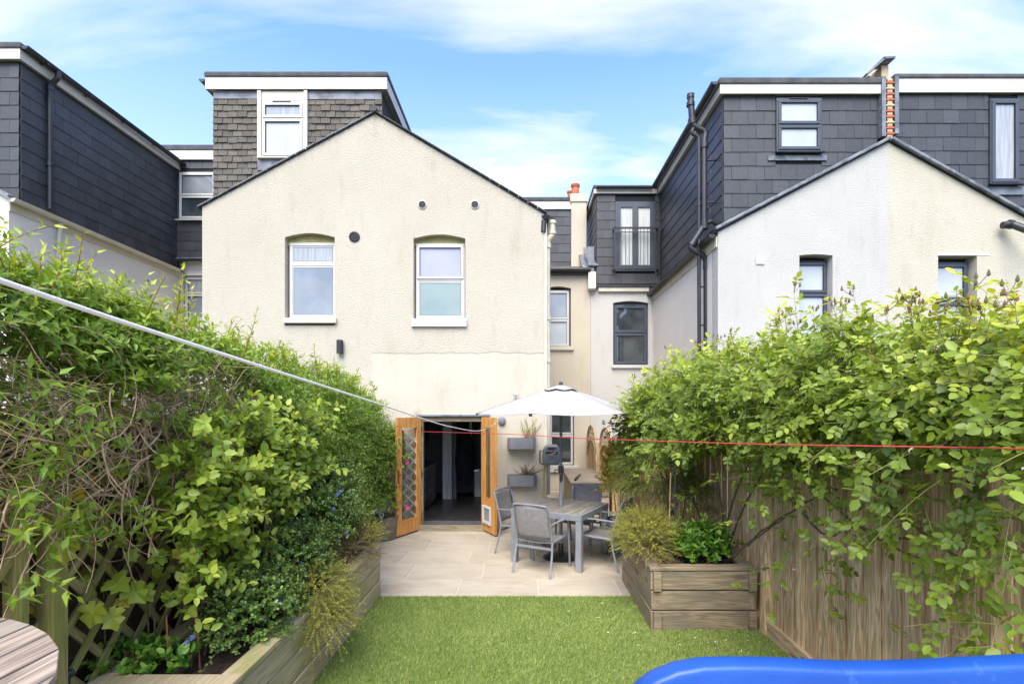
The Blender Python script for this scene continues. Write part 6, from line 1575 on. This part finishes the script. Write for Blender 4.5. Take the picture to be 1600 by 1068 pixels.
# trellis panel leaning by the door
tp = thing('small_trellis', 'small diamond trellis panel fixed behind the open left door', 'trellis', (-2.15, 8.72, 0))
for k in range(-3, 7):
    for s in (-1, 1):
        za, zb = .45 + k * .18, .45 + k * .18 + .62 * 1
        MB().bar((-.33 * s, .004 * s, za), (.33 * s, .004 * s, zb), .03, .008, up=(0, 1, 0)).build('lattice_slat', M['cream_trim'], tp)

# ================================================================ LINES
def poly(pts, n_=10):
    out = []
    pts = [Vector(p) for p in pts]
    for i in range(len(pts) - 1):
        p0 = pts[max(i - 1, 0)]; p1 = pts[i]; p2 = pts[i + 1]; p3 = pts[min(i + 2, len(pts) - 1)]
        for q in range(n_):
            t = q / n_; out.append(.5 * ((2 * p1) + (-p0 + p2) * t + (2 * p0 - 5 * p1 + 4 * p2 - p3) * t * t + (-p0 + 3 * p1 - 3 * p2 + p3) * t ** 3))
    return out + [pts[-1]]
wlp = [(-.635, -1.0, 2.40), (-.62, 0, 2.295)] + [tuple(at(px, py, Y)) for px, py, Y in ((0, 438, .6), (332, 548, 1.0), (584, 628, 2.0), (664, 655, 3.0), (707, 667, 4.0), (746, 673, 5.8), (765, 667, 7.4), (779, 657, 8.77))]
tag(MB().tube(poly(wlp), .0035, 10).build('washing_line', M['rope'], None, smooth=True), 'thick white washing line running from upper left down to the wall light', 'washing line')
rl = [tuple(at(px, py, Y)) for px, py, Y in ((628, 672, 8.2), (663, 674, 7.43), (800, 678, 5.21), (900, 684, 4.28), (1150, 692.5, 2.96), (1300, 695.5, 2.5), (1600, 701, 1.9))]
rl.append(tuple(Vector(rl[-1]) * 2 - Vector(rl[-2]) - Vector((0, .3, 0))))
tag(MB().tube(poly(rl), .0032, 8).build('cord', M['redline'], None, smooth=True), 'thin red cord stretched across the garden from the oak door to the right fence', 'cord')

# canes in the right planter
for x, y, h_, lean, m_, lab in ((1.46, 5.15, .95, .01, 'cane', 'pale bamboo cane standing in the right planter'), (1.63, 5.5, 1.3, .0, 'anthracite', 'dark blue-grey plant support pole behind the leafy clump')):
    tag(MB().tube([(x, y, .4), (x + lean, y, .5 + h_ * .6), (x + 2 * lean, y, .5 + h_)], .006 if m_ == 'cane' else .012, 8).build('garden_cane', M[m_], None, smooth=True), lab, 'garden cane')

# ================================================================ FOREGROUND
# round slatted table at lower left
gt = thing('slatted_table', 'weathered round slatted wooden table at the lower left corner', 'table', (-2.15, .885, .58))
rad = 1.0; ws = .13; k = 0
x = -rad
while x < rad - .02:
    xa, xb = x + .006, min(x + ws - .006, rad); pts = []
    for q in range(2):
        xx = xa + (xb - xa) * q; pts.append((xx, math.sqrt(max(0, rad ** 2 - xx ** 2)) * 1.0))
    top = pts; bot = [(px2, -py2) for px2, py2 in pts[::-1]]
    P3 = [(a, b_, .728) for a, b_ in bot + top[::1]][::-1]
    P3 = [(a, b_, .728) for a, b_ in (bot[::-1] + top[::-1])]
    o = MB().prism(P3, (0, 0, .024)).build('slat', M['greywood'], gt, bevel=.003); x += ws
rg = MB()
for q in range(32):
    a0, a1 = 2 * math.pi * q / 32, 2 * math.pi * (q + 1) / 32
    rg.bar((math.cos(a0) * .85, math.sin(a0) * .85, .69), (math.cos(a1) * .85, math.sin(a1) * .85, .69), .03, .06)
rg.build('apron', M['greywood'], gt)
for a in range(4):
    q = R(45 + 90 * a); bx('leg', M['greywood'], gt, math.cos(q) * .72 - .035, math.cos(q) * .72 + .035, math.sin(q) * .72 - .035, math.sin(q) * .72 + .035, 0, .72)
ft = MB().tube([at(86, 1053, 2.62), at(100, 1056, 2.62), at(112, 1050, 2.66)], .022, 10).tube([at(104, 1056, 2.63), at(104, 1068, 2.63)], .016, 8)
tag(ft.build('hose_connector', M['black'], None, smooth=True), 'black pipe fitting on the near end of the left planter', 'pipe fitting')
# blue moulded plastic slide side on the deck, lower right
bl = thing('plastic_slide', 'bright blue moulded plastic play slide edge at the lower right', 'slide', (0, 0, 0))
YS = 1.75
edge = [(975, 1110), (984, 1088), (998, 1068), (1020, 1052), (1055, 1038), (1095, 1031), (1140, 1029.5), (1200, 1030), (1260, 1033), (1320, 1036), (1380, 1036), (1440, 1034), (1500, 1031), (1560, 1028), (1620, 1025), (1700, 1022)]
top = [at(px, py, YS) for px, py in edge]; NE = len(top)
vs = []; rows_ = []
R0 = .045
prof = []
for q in range(13):
    a = math.pi * q / 12; prof.append((-(abs(math.cos(a)) ** .6) * math.copysign(1, math.cos(a)) * R0, (math.sin(a) ** .6) * R0 * .7 - R0 * .7))    # (dy, dz) over the rolled rim
prof = [(-R0 * 1.15, -.66 - R0), (-R0 * 1.02, -.10), (-R0, -R0 * 1.0)] [:2] + prof + [(R0 * 1.02, -.10), (R0 * 1.15, -.66 - R0)]
K = len(prof)
cen = Vector((top[8].x, YS, .9))
for p in top:
    for dy, dz in prof:
        z = max(p.z + dz, .585) if dz < -.5 else p.z + dz
        inx = 0
        vs.append((p.x, p.y + dy, max(z, .585)))
fs_ = [(i * K + j, i * K + j + 1, (i + 1) * K + j + 1, (i + 1) * K + j) for i in range(NE - 1) for j in range(K - 1)] + [tuple(range(K)), tuple((NE - 1) * K + j for j in range(K))]
o = MB().add(vs, fs_).build('rim', M['blue'], bl, smooth=False)
o.data.polygons.foreach_set('use_smooth', [True] * len(o.data.polygons))
bx('foot', M['blue'], bl, top[4].x, top[-1].x, YS + R0 * 1.2, YS + .3, .585, .66, bevel=.02)
